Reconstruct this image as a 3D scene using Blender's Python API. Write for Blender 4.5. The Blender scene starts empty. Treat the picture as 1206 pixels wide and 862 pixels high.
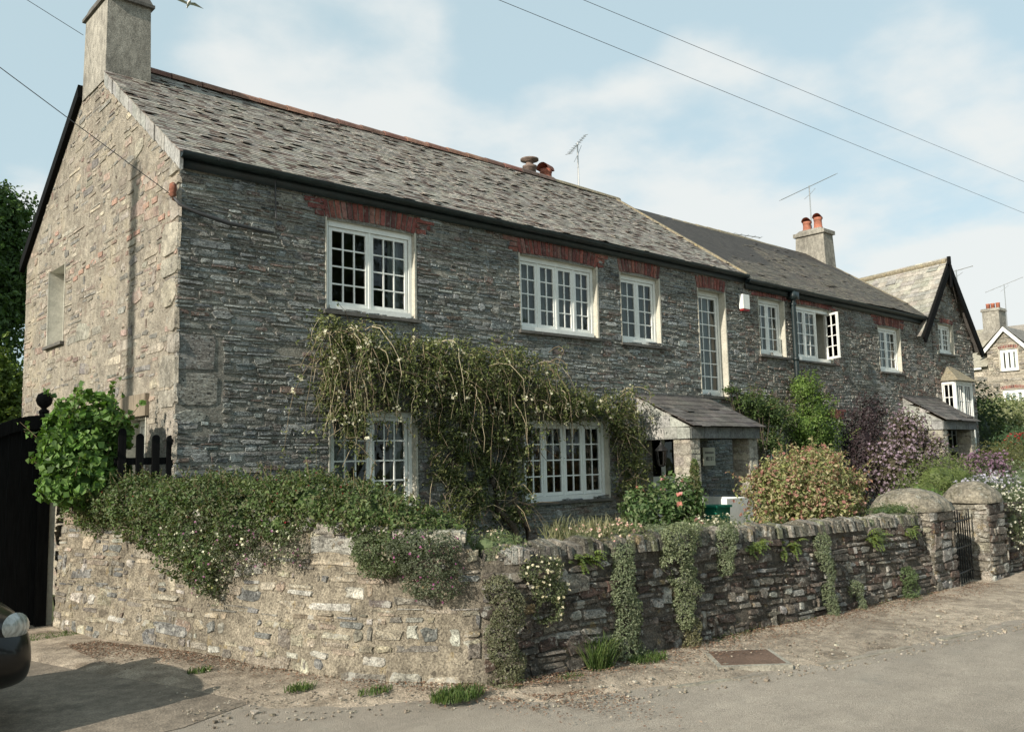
import bpy, math, random
import numpy as np
from mathutils import Vector, Matrix
R = math.radians
rnd = random.Random(7)
nr = np.random.default_rng(11)
scn = bpy.context.scene
COL = scn.collection

# ------------------------------------------------------------------ camera
YAW, PITCH, ROLL, FPX = 0.7343, 0.1078, -0.0231, 1046.35
fw = Vector((math.sin(YAW) * math.cos(PITCH), math.cos(YAW) * math.cos(PITCH), math.sin(PITCH)))
rt = Vector((math.cos(YAW), -math.sin(YAW), 0)); upv = rt.cross(fw)
rt2 = rt * math.cos(ROLL) + upv * math.sin(ROLL); up2 = -rt * math.sin(ROLL) + upv * math.cos(ROLL)
cd = bpy.data.cameras.new('camera'); cam = bpy.data.objects.new('camera', cd); COL.objects.link(cam)
cd.sensor_width = 36; cd.lens = FPX / 1206 * 36; cd.clip_start = .05; cd.clip_end = 3000
m = Matrix((rt2, up2, -fw)).transposed().to_4x4(); m.translation = Vector((-3.4866, -8.9771, 1.6))
cam.matrix_world = m; scn.camera = cam

# ------------------------------------------------------------------ sky and sun
EL, AZ = R(27.3), R(8)                       # light travels along (cos AZ, sin AZ), coming down at EL
to_sun = Vector((-math.cos(AZ) * math.cos(EL), -math.sin(AZ) * math.cos(EL), math.sin(EL)))
world = bpy.data.worlds.new('World'); scn.world = world; world.use_nodes = True
wt = world.node_tree; wt.nodes.clear()
def wn(t, **k):
    n = wt.nodes.new(t)
    for a, b in k.items(): setattr(n, a, b)
    return n
sky = wn('ShaderNodeTexSky', sky_type='NISHITA', sun_disc=False)
sky.sun_elevation = EL; sky.sun_rotation = math.atan2(to_sun.x, to_sun.y); sky.dust_density = 2.2; sky.ozone_density = 1.0; sky.air_density = 1.0
tc = wn('ShaderNodeTexCoord')
sep = wn('ShaderNodeSeparateXYZ'); wt.links.new(tc.outputs['Generated'], sep.inputs[0])
def wmath(op, a, b=None, clamp=False):
    n = wn('ShaderNodeMath', operation=op, use_clamp=clamp)
    for i, v in enumerate((a, b)):
        if v is None: continue
        if isinstance(v, (int, float)): n.inputs[i].default_value = v
        else: wt.links.new(v, n.inputs[i])
    return n.outputs[0]
zz = wmath('ADD', wmath('MAXIMUM', sep.outputs[2], 0.0), 0.22)
cmb = wn('ShaderNodeCombineXYZ')
wt.links.new(wmath('DIVIDE', sep.outputs[0], zz), cmb.inputs[0]); wt.links.new(wmath('DIVIDE', sep.outputs[1], zz), cmb.inputs[1])
nz = wn('ShaderNodeTexNoise'); nz.inputs['Scale'].default_value = 1.5; nz.inputs['Detail'].default_value = 8; nz.inputs['Roughness'].default_value = .52
mp = wn('ShaderNodeMapping'); mp.inputs['Location'].default_value = (3.1, 1.4, 0)
wt.links.new(cmb.outputs[0], mp.inputs[0]); wt.links.new(mp.outputs[0], nz.inputs['Vector'])
# cloud banks, each a direction in the sky with its own spread
def pxdir(px, py):
    return (fw + rt2 * ((px - 603) / FPX) - up2 * ((py - 431) / FPX)).normalized()
banks = [(Vector((.471, .713, .520)), .17, .62), (Vector((.60, .69, .40)), .14, .5), (Vector((.745, .58, .33)), .15, .5), (Vector((.865, .43, .25)), .15, .5), (Vector((.18, .94, .30)), .10, .35), (Vector((.93, .30, .2)), .12, .5)]
banks = [(pxdir(430, 60), .16, .60), (pxdir(340, 10), .14, .5), (pxdir(640, 185), .10, .50), (pxdir(790, 170), .12, .50), (pxdir(960, 230), .17, .45), (pxdir(1110, 180), .12, .35), (pxdir(1180, 340), .12, .50), (pxdir(30, 235), .07, .5), (pxdir(820, 260), .14, .40)]
acc = None
for d, spread, amt in banks:
    vm = wn('ShaderNodeVectorMath', operation='DISTANCE'); wt.links.new(tc.outputs['Generated'], vm.inputs[0]); vm.inputs[1].default_value = d
    g = wmath('MULTIPLY', wmath('SUBTRACT', 1.0, wmath('DIVIDE', vm.outputs['Value'], spread * 1.5), True), amt)
    acc = g if acc is None else wmath('ADD', acc, g)
acc = wmath('MINIMUM', acc, .55)
dens = wmath('ADD', wmath('MULTIPLY', nz.outputs['Fac'], 1.25), wmath('MULTIPLY', acc, .79))
cr = wn('ShaderNodeMapRange'); cr.interpolation_type = 'SMOOTHSTEP'; cr.inputs['From Min'].default_value = .84; cr.inputs['From Max'].default_value = 1.06
wt.links.new(dens, cr.inputs['Value'])
mixc = wn('ShaderNodeMix', data_type='RGBA')
wt.links.new(wmath('MULTIPLY', cr.outputs[0], .85), mixc.inputs[0]); wt.links.new(sky.outputs[0], mixc.inputs[6]); mixc.inputs[7].default_value = (3.62, 3.70, 3.62, 1)
veil = wn('ShaderNodeMix', data_type='RGBA'); veil.inputs[0].default_value = .8; veil.inputs[7].default_value = (2.35, 2.98, 3.08, 1)
wt.links.new(sky.outputs[0], veil.inputs[6]); wt.links.new(veil.outputs[2], mixc.inputs[6])
bg = wn('ShaderNodeBackground'); bg.inputs['Strength'].default_value = .15; wt.links.new(mixc.outputs[2], bg.inputs['Color'])
wo = wn('ShaderNodeOutputWorld'); wt.links.new(bg.outputs[0], wo.inputs[0])
sd = bpy.data.lights.new('sun', 'SUN'); sd.energy = 3.8; sd.angle = R(.55); sd.color = (1, .92, .80)
so = bpy.data.objects.new('sun', sd); COL.objects.link(so); so.rotation_euler = to_sun.to_track_quat('Z', 'Y').to_euler(); so.location = (-30, -5, 25)
scn.view_settings.view_transform = 'Standard'; scn.view_settings.look = 'None'; scn.view_settings.gamma = 1; scn.view_settings.exposure = 0.70
scn.cycles.max_bounces = 6; scn.cycles.transparent_max_bounces = 12; scn.cycles.diffuse_bounces = 3

# ------------------------------------------------------------------ materials
def mat(name, base=None, rough=.9, var=(), spots=(), bump=(), spec=.3, transl=0, metal=0, coat=0):
    """base None reads the mesh colour; var: (scale, stretch, amount); spots: (scale, lo, hi, colour, amount); bump: (scale, stretch, distance[, kind])"""
    M = bpy.data.materials.new(name); M.use_nodes = True; t = M.node_tree; N = t.nodes; L = t.links; N.clear()
    out = N.new('ShaderNodeOutputMaterial'); b = N.new('ShaderNodeBsdfPrincipled')
    tcn = N.new('ShaderNodeTexCoord')
    def coords(st):
        mpn = N.new('ShaderNodeMapping'); mpn.inputs['Scale'].default_value = st; L.new(tcn.outputs['Object'], mpn.inputs[0]); return mpn.outputs[0]
    def noise(sc, st, det=5, ro=.6):
        n = N.new('ShaderNodeTexNoise'); n.inputs['Scale'].default_value = sc; n.inputs['Detail'].default_value = det; n.inputs['Roughness'].default_value = ro
        L.new(coords(st), n.inputs['Vector']); return n.outputs['Fac']
    if base is None:
        a = N.new('ShaderNodeAttribute'); a.attribute_name = 'Col'; c = a.outputs['Color']
    else:
        a = N.new('ShaderNodeRGB'); a.outputs[0].default_value = (*base, 1); c = a.outputs[0]
    for sc, st, am in var:
        mr = N.new('ShaderNodeMapRange'); mr.inputs['From Min'].default_value = .36; mr.inputs['From Max'].default_value = .64
        mr.inputs['To Min'].default_value = 1 - am; mr.inputs['To Max'].default_value = 1 + am; L.new(noise(sc, st), mr.inputs['Value'])
        vm = N.new('ShaderNodeVectorMath'); vm.operation = 'SCALE'; L.new(c, vm.inputs[0]); L.new(mr.outputs[0], vm.inputs['Scale']); c = vm.outputs[0]
    for sc, lo, hi, col, am in spots:
        mr = N.new('ShaderNodeMapRange'); mr.inputs['From Min'].default_value = lo; mr.inputs['From Max'].default_value = hi; mr.inputs['To Max'].default_value = am
        L.new(noise(sc, (1, 1, 1), 6, .65), mr.inputs['Value'])
        mx = N.new('ShaderNodeMix'); mx.data_type = 'RGBA'; L.new(mr.outputs[0], mx.inputs[0]); L.new(c, mx.inputs[6]); mx.inputs[7].default_value = (*col, 1); c = mx.outputs[2]
    L.new(c, b.inputs['Base Color']); b.inputs['Roughness'].default_value = rough; b.inputs['Specular IOR Level'].default_value = spec; b.inputs['Metallic'].default_value = metal
    if coat: b.inputs['Coat Weight'].default_value = coat; b.inputs['Coat Roughness'].default_value = .05
    nin = None
    for bb in bump:
        sc, st, dist = bb[:3]
        bn = N.new('ShaderNodeBump'); bn.inputs['Distance'].default_value = dist; bn.inputs['Strength'].default_value = 1
        if len(bb) > 3:
            v = N.new('ShaderNodeTexVoronoi'); v.feature = 'F1'; v.inputs['Scale'].default_value = sc; L.new(coords(st), v.inputs['Vector']); h = v.outputs['Distance']
        else: h = noise(sc, st, 6, .65)
        L.new(h, bn.inputs['Height'])
        if nin is not None: L.new(nin, bn.inputs['Normal'])
        nin = bn.outputs[0]
    if nin is not None: L.new(nin, b.inputs['Normal'])
    if transl:
        tr = N.new('ShaderNodeBsdfTranslucent'); vm = N.new('ShaderNodeVectorMath'); vm.operation = 'MULTIPLY'; L.new(c, vm.inputs[0]); vm.inputs[1].default_value = (1.25, 1.3, .55)
        L.new(vm.outputs[0], tr.inputs['Color']); ms = N.new('ShaderNodeMixShader'); ms.inputs[0].default_value = transl
        L.new(b.outputs[0], ms.inputs[1]); L.new(tr.outputs[0], ms.inputs[2]); L.new(ms.outputs[0], out.inputs[0])
    else: L.new(b.outputs[0], out.inputs[0])
    return M
I3 = (1, 1, 1); HS = (.35, .35, 1.6)
M = {}
M['stone_dark'] = mat('facade slate stone', None, .92, [(3.5, HS, .28), (26, (.4, .4, 1.8), .45), (80, (.6, .6, 1.3), .4)], [(8, .56, .63, (.36, .385, .365), .55), (26, .57, .61, (.48, .50, .47), .7), (30, .585, .625, (.035, .035, .035), .85), (.9, .53, .62, (.34, .375, .375), .5)], [(22, (.3, .3, 2.0), .035), (60, (.5, .5, 1.6), .03)], .2)
M['mortar_dark'] = mat('facade mortar', (.295, .285, .245), .95, [(2, I3, .3), (14, I3, .3), (60, I3, .25)], [(7, .58, .66, (.08, .08, .075), .6), (16, .58, .66, (.36, .35, .31), .5), (40, .60, .64, (.04, .04, .04), .7)], [(12, I3, .05), (45, (.6, .6, 1.6), .04)])
M['stone_gable'] = mat('gable rubble stone', None, .93, [(2.2, I3, .25), (12, I3, .28), (55, I3, .25)], [(.8, .55, .62, (.46, .40, .29), .45), (10, .57, .63, (.48, .455, .40), .55), (13, .60, .65, (.10, .09, .08), .7)], [(9, I3, .05), (28, I3, .03), (90, I3, .012)])
M['mortar_gable'] = mat('gable lime mortar', (.37, .33, .265), .95, [(1.6, I3, .18), (9, I3, .25), (50, I3, .3)], [(2.2, .55, .66, (.27, .215, .17), .55), (.8, .55, .62, (.44, .38, .27), .5), (14, .59, .64, (.10, .09, .08), .6), (30, .58, .63, (.50, .47, .41), .5)], [(8, I3, .07), (30, I3, .035), (90, I3, .015)])
M['stone_wall'] = mat('boundary wall stone', None, .93, [(3, I3, .25), (16, (.7, .7, 1.4), .35), (70, I3, .4)], [(6, .585, .63, (.58, .57, .51), .7), (5, .62, .67, (.45, .32, .12), .4), (20, .59, .63, (.05, .045, .038), .7), (33, .59, .63, (.52, .51, .45), .6)], [(16, (.8, .8, 1.5), .03), (40, (.7, .7, 1.5), .03), (100, I3, .018)])
M['mortar_wall'] = mat('boundary wall mortar', None, .95, [(2, I3, .25), (12, I3, .3), (60, I3, .4)], [(5, .58, .64, (.12, .10, .075), .6), (8, .61, .66, (.46, .34, .15), .4), (24, .59, .63, (.05, .045, .035), .7)], [(14, I3, .04), (40, I3, .04), (100, I3, .02)])
M['brick'] = mat('red brick', None, .9, [(6, I3, .2), (40, I3, .35)], [(14, .57, .63, (.27, .24, .205), .6), (30, .60, .64, (.05, .04, .04), .6)], [(40, I3, .015)])
M['slate'] = mat('roof slate', None, .78, [(5, I3, .22), (30, I3, .28)], [(2.2, .60, .72, (.055, .05, .045), .45), (24, .60, .68, (.42, .41, .36), .55), (3.1, .68, .76, (.40, .25, .06), .55)], [(50, (1, .4, .4), .006)], .35)
M['slate_dark'] = mat('dark roof slate', None, .8, [(5, I3, .2), (30, I3, .3)], [(20, .62, .7, (.24, .21, .15), .5)], [(50, I3, .006)], .3)
M['lichen_mortar'] = mat('lichened verge mortar', (.24, .21, .15), .95, [(20, I3, .3)], [(9, .56, .64, (.40, .31, .14), .5)], [(30, I3, .02)])
M['render'] = mat('weathered cement render', (.25, .235, .20), .95, [(1.6, (1, 1, .4), .25), (14, (1, 1, .5), .25), (70, I3, .3)], [(5, .57, .64, (.13, .12, .105), .6), (18, .66, .72, (.40, .38, .30), .4)], [(30, I3, .004), (90, I3, .004)])
M['cream'] = mat('cream painted reveal', (.46, .44, .37), .9, [(5, I3, .12), (30, I3, .1)], [], [(40, I3, .006)])
M['white'] = mat('white window paint', (.74, .75, .71), .5, [(3, I3, .05), (25, I3, .05)], [(30, .70, .76, (.4, .38, .33), .4)], [(60, I3, .001)], .4)
M['clay'] = mat('terracotta clay', None, .85, [(6, I3, .25), (40, I3, .2)], [(12, .60, .7, (.20, .19, .16), .6)], [(50, I3, .006)])
M['gutter'] = mat('dark green painted iron', (.012, .022, .024), .45, [(6, I3, .3)], [], [(40, I3, .002)], .5)
M['black_wood'] = mat('black painted timber', (.006, .006, .006), .85, [(8, (8, 8, .5), .4)], [], [], .1)
M['grey_wood'] = mat('weathered timber', (.20, .165, .12), .85, [(8, (4, 4, .5), .3)], [], [(30, (6, 6, .4), .004)])
M['iron'] = mat('black iron', (.012, .012, .012), .55, [(20, I3, .3)], [], [], .4)
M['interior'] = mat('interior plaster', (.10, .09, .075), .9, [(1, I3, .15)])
M['curtain'] = mat('net curtain', (.50, .52, .50), .9, [(14, (2, 2, .05), .25)], [], [(18, (2, 2, .02), .02)], .1, transl=.3)
M['foliage'] = mat('foliage', None, .55, [(3, I3, .18)], spec=.4, transl=.3)
M['petal'] = mat('petals', None, .7, [], spec=.2, transl=.3)
M['stem'] = mat('dry stems', None, .85, [(12, I3, .25)])
M['bark'] = mat('bark', (.10, .08, .06), .95, [(6, (2, 2, .5), .3)], [], [(20, (3, 3, .6), .02)])
M['grass_ground'] = mat('garden earth and grass', (.07, .085, .035), .95, [(1.2, I3, .3), (12, I3, .3)], [(3, .55, .65, (.09, .065, .04), .7)], [(20, I3, .04)])
M['asphalt'] = mat('worn asphalt', (.315, .275, .225), .93, [(.35, (.35, 1, 1), .12), (3, I3, .08), (9, (.3, 1, 1), .06), (160, I3, .45)], [(2.2, .58, .66, (.31, .285, .24), .4), (75, .64, .70, (.36, .34, .30), .7), (1.1, .64, .70, (.10, .095, .09), .4)], [(120, I3, .012), (4, I3, .02)], .25)
M['verge'] = mat('gravel and dirt verge', (.39, .325, .25), .97, [(.9, I3, .22), (7, I3, .25), (80, I3, .35)], [(2.4, .54, .64, (.15, .115, .08), .6), (50, .63, .69, (.50, .46, .38), .7), (3.2, .66, .72, (.06, .08, .03), .5)], [(70, I3, .022), (8, I3, .04)])
M['concrete'] = mat('old concrete', (.215, .18, .14), .95, [(.8, I3, .2), (9, I3, .2), (90, I3, .25)], [(3, .58, .68, (.10, .085, .07), .6), (60, .65, .7, (.4, .38, .33), .5)], [(60, I3, .01), (5, I3, .02)])
M['rust'] = mat('rusty cast iron', (.16, .105, .075), .8, [(3, I3, .2), (60, I3, .25)], [], [(140, I3, .006, 'v')], .4, metal=.2)
M['kerb'] = mat('kerb stone', None, .93, [(4, I3, .2), (50, I3, .25)], [], [(30, I3, .015)])
M['carpaint'] = mat('black car paint', (.004, .004, .004), .35, spec=.3, coat=.35)
M['carpaint_blue'] = mat('pale blue car paint', (.20, .33, .42), .3, spec=.5, coat=1)
M['tyre'] = mat('tyre rubber', (.015, .015, .015), .85, [], [], [(60, I3, .004)])
M['chrome'] = mat('bright metal', (.6, .6, .6), .2, metal=1)
M['plastic_green'] = mat('green plastic', (.01, .14, .09), .4, spec=.4)
M['redp'] = mat('red plastic', (.25, .02, .02), .4)
M['signboard'] = mat('cream enamel plate', (.58, .55, .43), .5)
M['ink'] = mat('grey lettering', (.14, .13, .12), .6)
M['aluminium'] = mat('dull aluminium', (.45, .45, .44), .4, metal=.8)
M['cable'] = mat('black cable', (.06, .06, .062), .6)
M['feather'] = mat('white feathers', (.7, .7, .7), .8)
M['cloth'] = mat('pale cloth', (.62, .56, .44), .9)
M['darkwood'] = mat('dark polished wood', (.035, .02, .012), .4)
M['hay'] = mat('dry litter', None, .9)
def glass_mat(name, tint=(.75, .8, .8), mixf=.5):
    G = bpy.data.materials.new(name); G.use_nodes = True; t = G.node_tree; t.nodes.clear(); N = t.nodes
    o = N.new('ShaderNodeOutputMaterial'); tr = N.new('ShaderNodeBsdfTransparent'); tr.inputs[0].default_value = (*tint, 1)
    gl = N.new('ShaderNodeBsdfGlossy'); gl.inputs['Roughness'].default_value = .02
    nzn = N.new('ShaderNodeTexNoise'); nzn.inputs['Scale'].default_value = 3.5; bn = N.new('ShaderNodeBump'); bn.inputs['Distance'].default_value = .01; bn.inputs['Strength'].default_value = .6
    tcn = N.new('ShaderNodeTexCoord'); t.links.new(tcn.outputs['Object'], nzn.inputs['Vector']); t.links.new(nzn.outputs['Fac'], bn.inputs['Height']); t.links.new(bn.outputs[0], gl.inputs['Normal'])
    fr = N.new('ShaderNodeFresnel'); fr.inputs['IOR'].default_value = 1.6
    ms = N.new('ShaderNodeMixShader'); t.links.new(fr.outputs[0], ms.inputs[0]); t.links.new(tr.outputs[0], ms.inputs[1]); t.links.new(gl.outputs[0], ms.inputs[2]); t.links.new(ms.outputs[0], o.inputs[0])
    return G
M['glass'] = glass_mat('old window glass')
M['carglass'] = glass_mat('car glass', (.08, .09, .09))
M['lampglass'] = glass_mat('headlamp glass', (.9, .9, .9))

# ------------------------------------------------------------------ mesh helpers
BASE = {}
class MB:
    def __init__(s): s.V = []; s.n = 0; s.F = []; s.C = []
    def add(s, verts, faces, col=(.5, .5, .5)):
        """faces: list of index lists (local)"""
        v = np.asarray(verts, float).reshape(-1, 3); s.V.append(v)
        for f in faces:
            s.F.append(np.array([f]) + s.n); s.C.append(np.array([col]))
        s.n += len(v)
    def addarr(s, v, f, c):
        s.V.append(v); s.F.append(f + s.n); s.C.append(c); s.n += len(v)
    def build(s, name, material, parent=None, origin=None, smooth=False):
        me = bpy.data.meshes.new(name)
        if s.n:
            V = np.concatenate(s.V)
            if parent is not None: V = V - np.array(BASE[parent.name])
            elif origin is not None: V = V - np.array(origin)
            loops = np.concatenate([f.ravel() for f in s.F]); tot = np.concatenate([np.full(len(f), f.shape[1]) for f in s.F])
            cols = np.concatenate([np.repeat(c, f.shape[1], axis=0) for c, f in zip(s.C, s.F)])
            me.vertices.add(len(V)); me.vertices.foreach_set('co', V.ravel())
            me.loops.add(len(loops)); me.loops.foreach_set('vertex_index', loops.astype(np.int32))
            me.polygons.add(len(tot)); me.polygons.foreach_set('loop_start', np.concatenate([[0], np.cumsum(tot)[:-1]]).astype(np.int32))
            me.update(calc_edges=True)
            a = me.attributes.new('Col', 'FLOAT_COLOR', 'CORNER'); a.data.foreach_set('color', np.hstack([cols, np.ones((len(cols), 1))]).ravel().astype(np.float32))
            me.polygons.foreach_set('use_smooth', np.full(len(tot), bool(smooth)))
            me.validate()
        me.materials.append(material)
        o = bpy.data.objects.new(name, me); COL.objects.link(o)
        if parent is not None:
            o.parent = parent; BASE[o.name] = BASE[parent.name]
        else:
            o.location = origin or (0, 0, 0); BASE[o.name] = tuple(origin or (0, 0, 0))
        return o
def tag(o, label, cat, group=None):
    o['label'] = label; o['category'] = cat
    if group: o['group'] = group
    return o
def thing(name, loc, label, cat, group=None):
    o = bpy.data.objects.new(name, None); o.empty_display_size = .2; COL.objects.link(o); o.location = loc; BASE[o.name] = tuple(loc)
    return tag(o, label, cat, group)
def structure(o, kind='structure'): o['kind'] = kind; return o
class Fr:
    """wall frame: u along, n outward, v up"""
    def __init__(s, O, U, N, V=(0, 0, 1)): s.O = Vector(O); s.U = Vector(U).normalized(); s.N = Vector(N).normalized(); s.W = Vector(V).normalized()
    def p(s, u, n, v): return s.O + s.U * u + s.N * n + s.W * v
FAC = Fr((0, 0, 0), (1, 0, 0), (0, -1, 0)); GAB = Fr((0, 0, 0), (0, 1, 0), (-1, 0, 0)); WORLD = Fr((0, 0, 0), (1, 0, 0), (0, 1, 0))
BOXF = [[0, 1, 2, 3], [7, 6, 5, 4], [0, 4, 5, 1], [1, 5, 6, 2], [2, 6, 7, 3], [3, 7, 4, 0]]
def fbox(mb, F, u0, u1, n0, n1, v0, v1, col=(.5, .5, .5), jit=0):
    P = [F.p(u, n, v) for (u, n, v) in ((u0, n0, v0), (u1, n0, v0), (u1, n1, v0), (u0, n1, v0), (u0, n0, v1), (u1, n0, v1), (u1, n1, v1), (u0, n1, v1))]
    if jit: P = [p + Vector((rnd.uniform(-jit, jit), rnd.uniform(-jit, jit), rnd.uniform(-jit, jit))) for p in P]
    mb.add([tuple(p) for p in P], BOXF, col)
def box(mb, x0, x1, y0, y1, z0, z1, col=(.5, .5, .5), jit=0): fbox(mb, WORLD, x0, x1, y0, y1, z0, z1, col, jit)
def tube(mb, pts, r, n=8, col=(.5, .5, .5), cap=True):
    pts = [Vector(p) for p in pts]; rs = r if isinstance(r, (list, tuple)) else [r] * len(pts)
    vs = []; ref = Vector((0, 0, 1))
    for i, p in enumerate(pts):
        d = (pts[min(i + 1, len(pts) - 1)] - pts[max(i - 1, 0)]).normalized()
        a = d.cross(ref)
        if a.length < .05: a = d.cross(Vector((1, 0, 0)))
        a.normalize(); b = d.cross(a)
        for k in range(n):
            t = 2 * math.pi * k / n; vs.append(tuple(p + (a * math.cos(t) + b * math.sin(t)) * rs[i]))
    fs = [[i * n + k, i * n + (k + 1) % n, (i + 1) * n + (k + 1) % n, (i + 1) * n + k] for i in range(len(pts) - 1) for k in range(n)]
    if cap: fs += [list(range(n))[::-1], [(len(pts) - 1) * n + k for k in range(n)]]
    mb.add(vs, fs, col)
def lathe(mb, c, prof, n=16, col=(.5, .5, .5), axis=(0, 0, 1)):
    """prof: (radius, height)"""
    c = Vector(c); ax = Vector(axis).normalized(); a = ax.orthogonal().normalized(); b = ax.cross(a)
    vs = [tuple(c + ax * h + (a * math.cos(2 * math.pi * k / n) + b * math.sin(2 * math.pi * k / n)) * r) for r, h in prof for k in range(n)]
    fs = [[i * n + k, i * n + (k + 1) % n, (i + 1) * n + (k + 1) % n, (i + 1) * n + k] for i in range(len(prof) - 1) for k in range(n)]
    fs += [list(range(n))[::-1], [(len(prof) - 1) * n + k for k in range(n)]]
    mb.add(vs, fs, col)
def vary(c, s=.15):
    k = rnd.uniform(1 - s, 1 + s); return tuple(max(0, x * k * rnd.uniform(.97, 1.03)) for x in c)

# rubble stonework: every stone is its own bevelled lump
def stone(mb, P, u0, u1, v0, v1, prot, col, js=.2):
    w, h = u1 - u0, v1 - v0; j = min(w, h) * js
    cu, cv = min(.3 * w, h * .6) * rnd.uniform(.05, 1.0), h * .34 * rnd.uniform(.1, 1.1)
    ring = [(u0 + cu, v0), (u1 - cu, v0), (u1, v0 + cv), (u1, v1 - cv), (u1 - cu, v1), (u0 + cu, v1), (u0, v1 - cv), (u0, v0 + cv)]
    ring = [(a + rnd.uniform(-j, j), b + rnd.uniform(-j, j)) for a, b in ring]
    mu, mv = (u0 + u1) / 2, (v0 + v1) / 2; k = .016 if min(w, h) > .1 else .010
    kx = min(k / max(w, .01) * 2, .3); ky = min(k / max(h, .01) * 2, .35)
    tl, tr_ = rnd.uniform(-.35, .35) * prot, rnd.uniform(-.35, .35) * prot
    vs = [tuple(P(a, -.02, b)) for a, b in ring]
    for a, b in ring:
        a2, b2 = mu + (a - mu) * (1 - kx), mv + (b - mv) * (1 - ky)
        vs.append(tuple(P(a2, prot + tl * (a2 - mu) / w * 2 + tr_ * (b2 - mv) / h * 2, b2)))
    vs.append(tuple(P(mu + rnd.uniform(-.15, .15) * w, prot * rnd.uniform(.95, 1.12), mv + rnd.uniform(-.15, .15) * h)))
    fs = [[i, (i + 1) % 8, 8 + (i + 1) % 8, 8 + i] for i in range(8)] + [[8 + i, 8 + (i + 1) % 8, 16] for i in range(8)]
    mb.add(vs, fs, col)
def rubble(mb, P, span, v0, v1, holes, hr, lr, gap, prot, pal, skip=0.0, wave=.02, big=0.0):
    """span(v) -> (u0,u1) or None; holes: (u0,u1,v0,v1)"""
    v = v0
    ph = rnd.uniform(0, 9)
    while v < v1 - .02:
        h = rnd.uniform(*hr); h = min(h, v1 - v)
        iv = [span(v + h * .8)]
        if iv[0] is None: v += h; continue
        for (a, b, c, d) in holes:
            a, b = a - .016, b + .034
            if c < v + h - .015 and d > v + .015:
                new = []
                for (s, e) in iv:
                    if b <= s or a >= e: new.append((s, e)); continue
                    if a > s: new.append((s, a))
                    if b < e: new.append((b, e))
                iv = new
        for (s, e) in iv:
            u = s + (rnd.uniform(-.02, .012))
            while u < e - .04:
                l = rnd.uniform(*lr) * rnd.choice((.5, .8, 1, 1, 1.5)); hh = h
                if rnd.random() < big: l *= 1.3; hh = h * 1.8
                if e - (u + l) < lr[0] * .7: l = e - u
                wv = wave * math.sin(u * 1.3 + v * 2.1 + ph) + wave * .6 * math.sin(u * 3.1 - v * 4 + ph)
                if rnd.random() > skip:
                    sub = (h > .09 and rnd.random() < .3 and l < .4)
                    if sub:
                        m_ = v + h * rnd.uniform(.4, .6)
                        stone(mb, P, u + gap, u + l - gap, v + gap + wv, m_ - gap * .5 + wv, prot * rnd.uniform(.3, 1.2), vary(rnd.choice(pal), .22))
                        stone(mb, P, u + gap, u + l - gap, m_ + gap * .5 + wv, v + h - gap + wv, prot * rnd.uniform(.3, 1.2), vary(rnd.choice(pal), .22))
                    else:
                        stone(mb, P, u + gap, u + l - gap, v + gap + wv, v + hh - gap + wv, prot * rnd.uniform(.3, 1.25), vary(rnd.choice(pal), .22))
                u += l
        v += h
def panel(mb, F, u0, u1, v0, v1, holes, n=0.0, col=(.5, .5, .5)):
    us = sorted({u0, u1, *[x for h in holes for x in h[:2] if u0 < x < u1]}); vs = sorted({v0, v1, *[x for h in holes for x in h[2:] if v0 < x < v1]})
    for a, b in zip(us, us[1:]):
        for c, d in zip(vs, vs[1:]):
            mu, mv = (a + b) / 2, (c + d) / 2
            if any(h[0] < mu < h[1] and h[2] < mv < h[3] for h in holes): continue
            mb.add([tuple(F.p(a, n, c)), tuple(F.p(b, n, c)), tuple(F.p(b, n, d)), tuple(F.p(a, n, d))], [[0, 1, 2, 3]], col)

# foliage
def leaves(mb, pts, nrm, size, pal, aspect=.6, out=.9, drop=0.0, vb=.3):
    n = len(pts)
    if n == 0: return
    N = nr.normal(size=(n, 3)) * .75 + (nrm * out if nrm is not None else 0); N[:, 2] += .25
    N /= np.linalg.norm(N, axis=1)[:, None] + 1e-9
    A = nr.normal(size=(n, 3)); A[:, 2] -= drop * 2; A -= N * (A * N).sum(1)[:, None]; A /= np.linalg.norm(A, axis=1)[:, None] + 1e-9
    B = np.cross(N, A); L = size * nr.uniform(.6, 1.3, n)[:, None]; W = L * aspect * .5
    v = np.empty((n, 4, 3)); v[:, 0] = pts - A * L * .5; v[:, 1] = pts + B * W + N * W * .35; v[:, 2] = pts + A * L * .5 - N * L * .12; v[:, 3] = pts - B * W + N * W * .35
    i = np.arange(n)[:, None] * 4
    f = np.concatenate([i + np.array([[0, 1, 2]]), i + np.array([[0, 2, 3]])])
    pal = np.array(pal); c = pal[nr.integers(0, len(pal), n)] * nr.uniform(1 - vb, 1 + vb, n)[:, None]
    mb.addarr(v.reshape(-1, 3), f, np.concatenate([c, c]))
def lump(d, k, ph):
    return (np.sin(d[:, 0] * k + ph) * np.sin(d[:, 1] * k * 1.1 + ph * 2.1) * np.sin(d[:, 2] * k * .93 + ph * 1.7))
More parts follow.
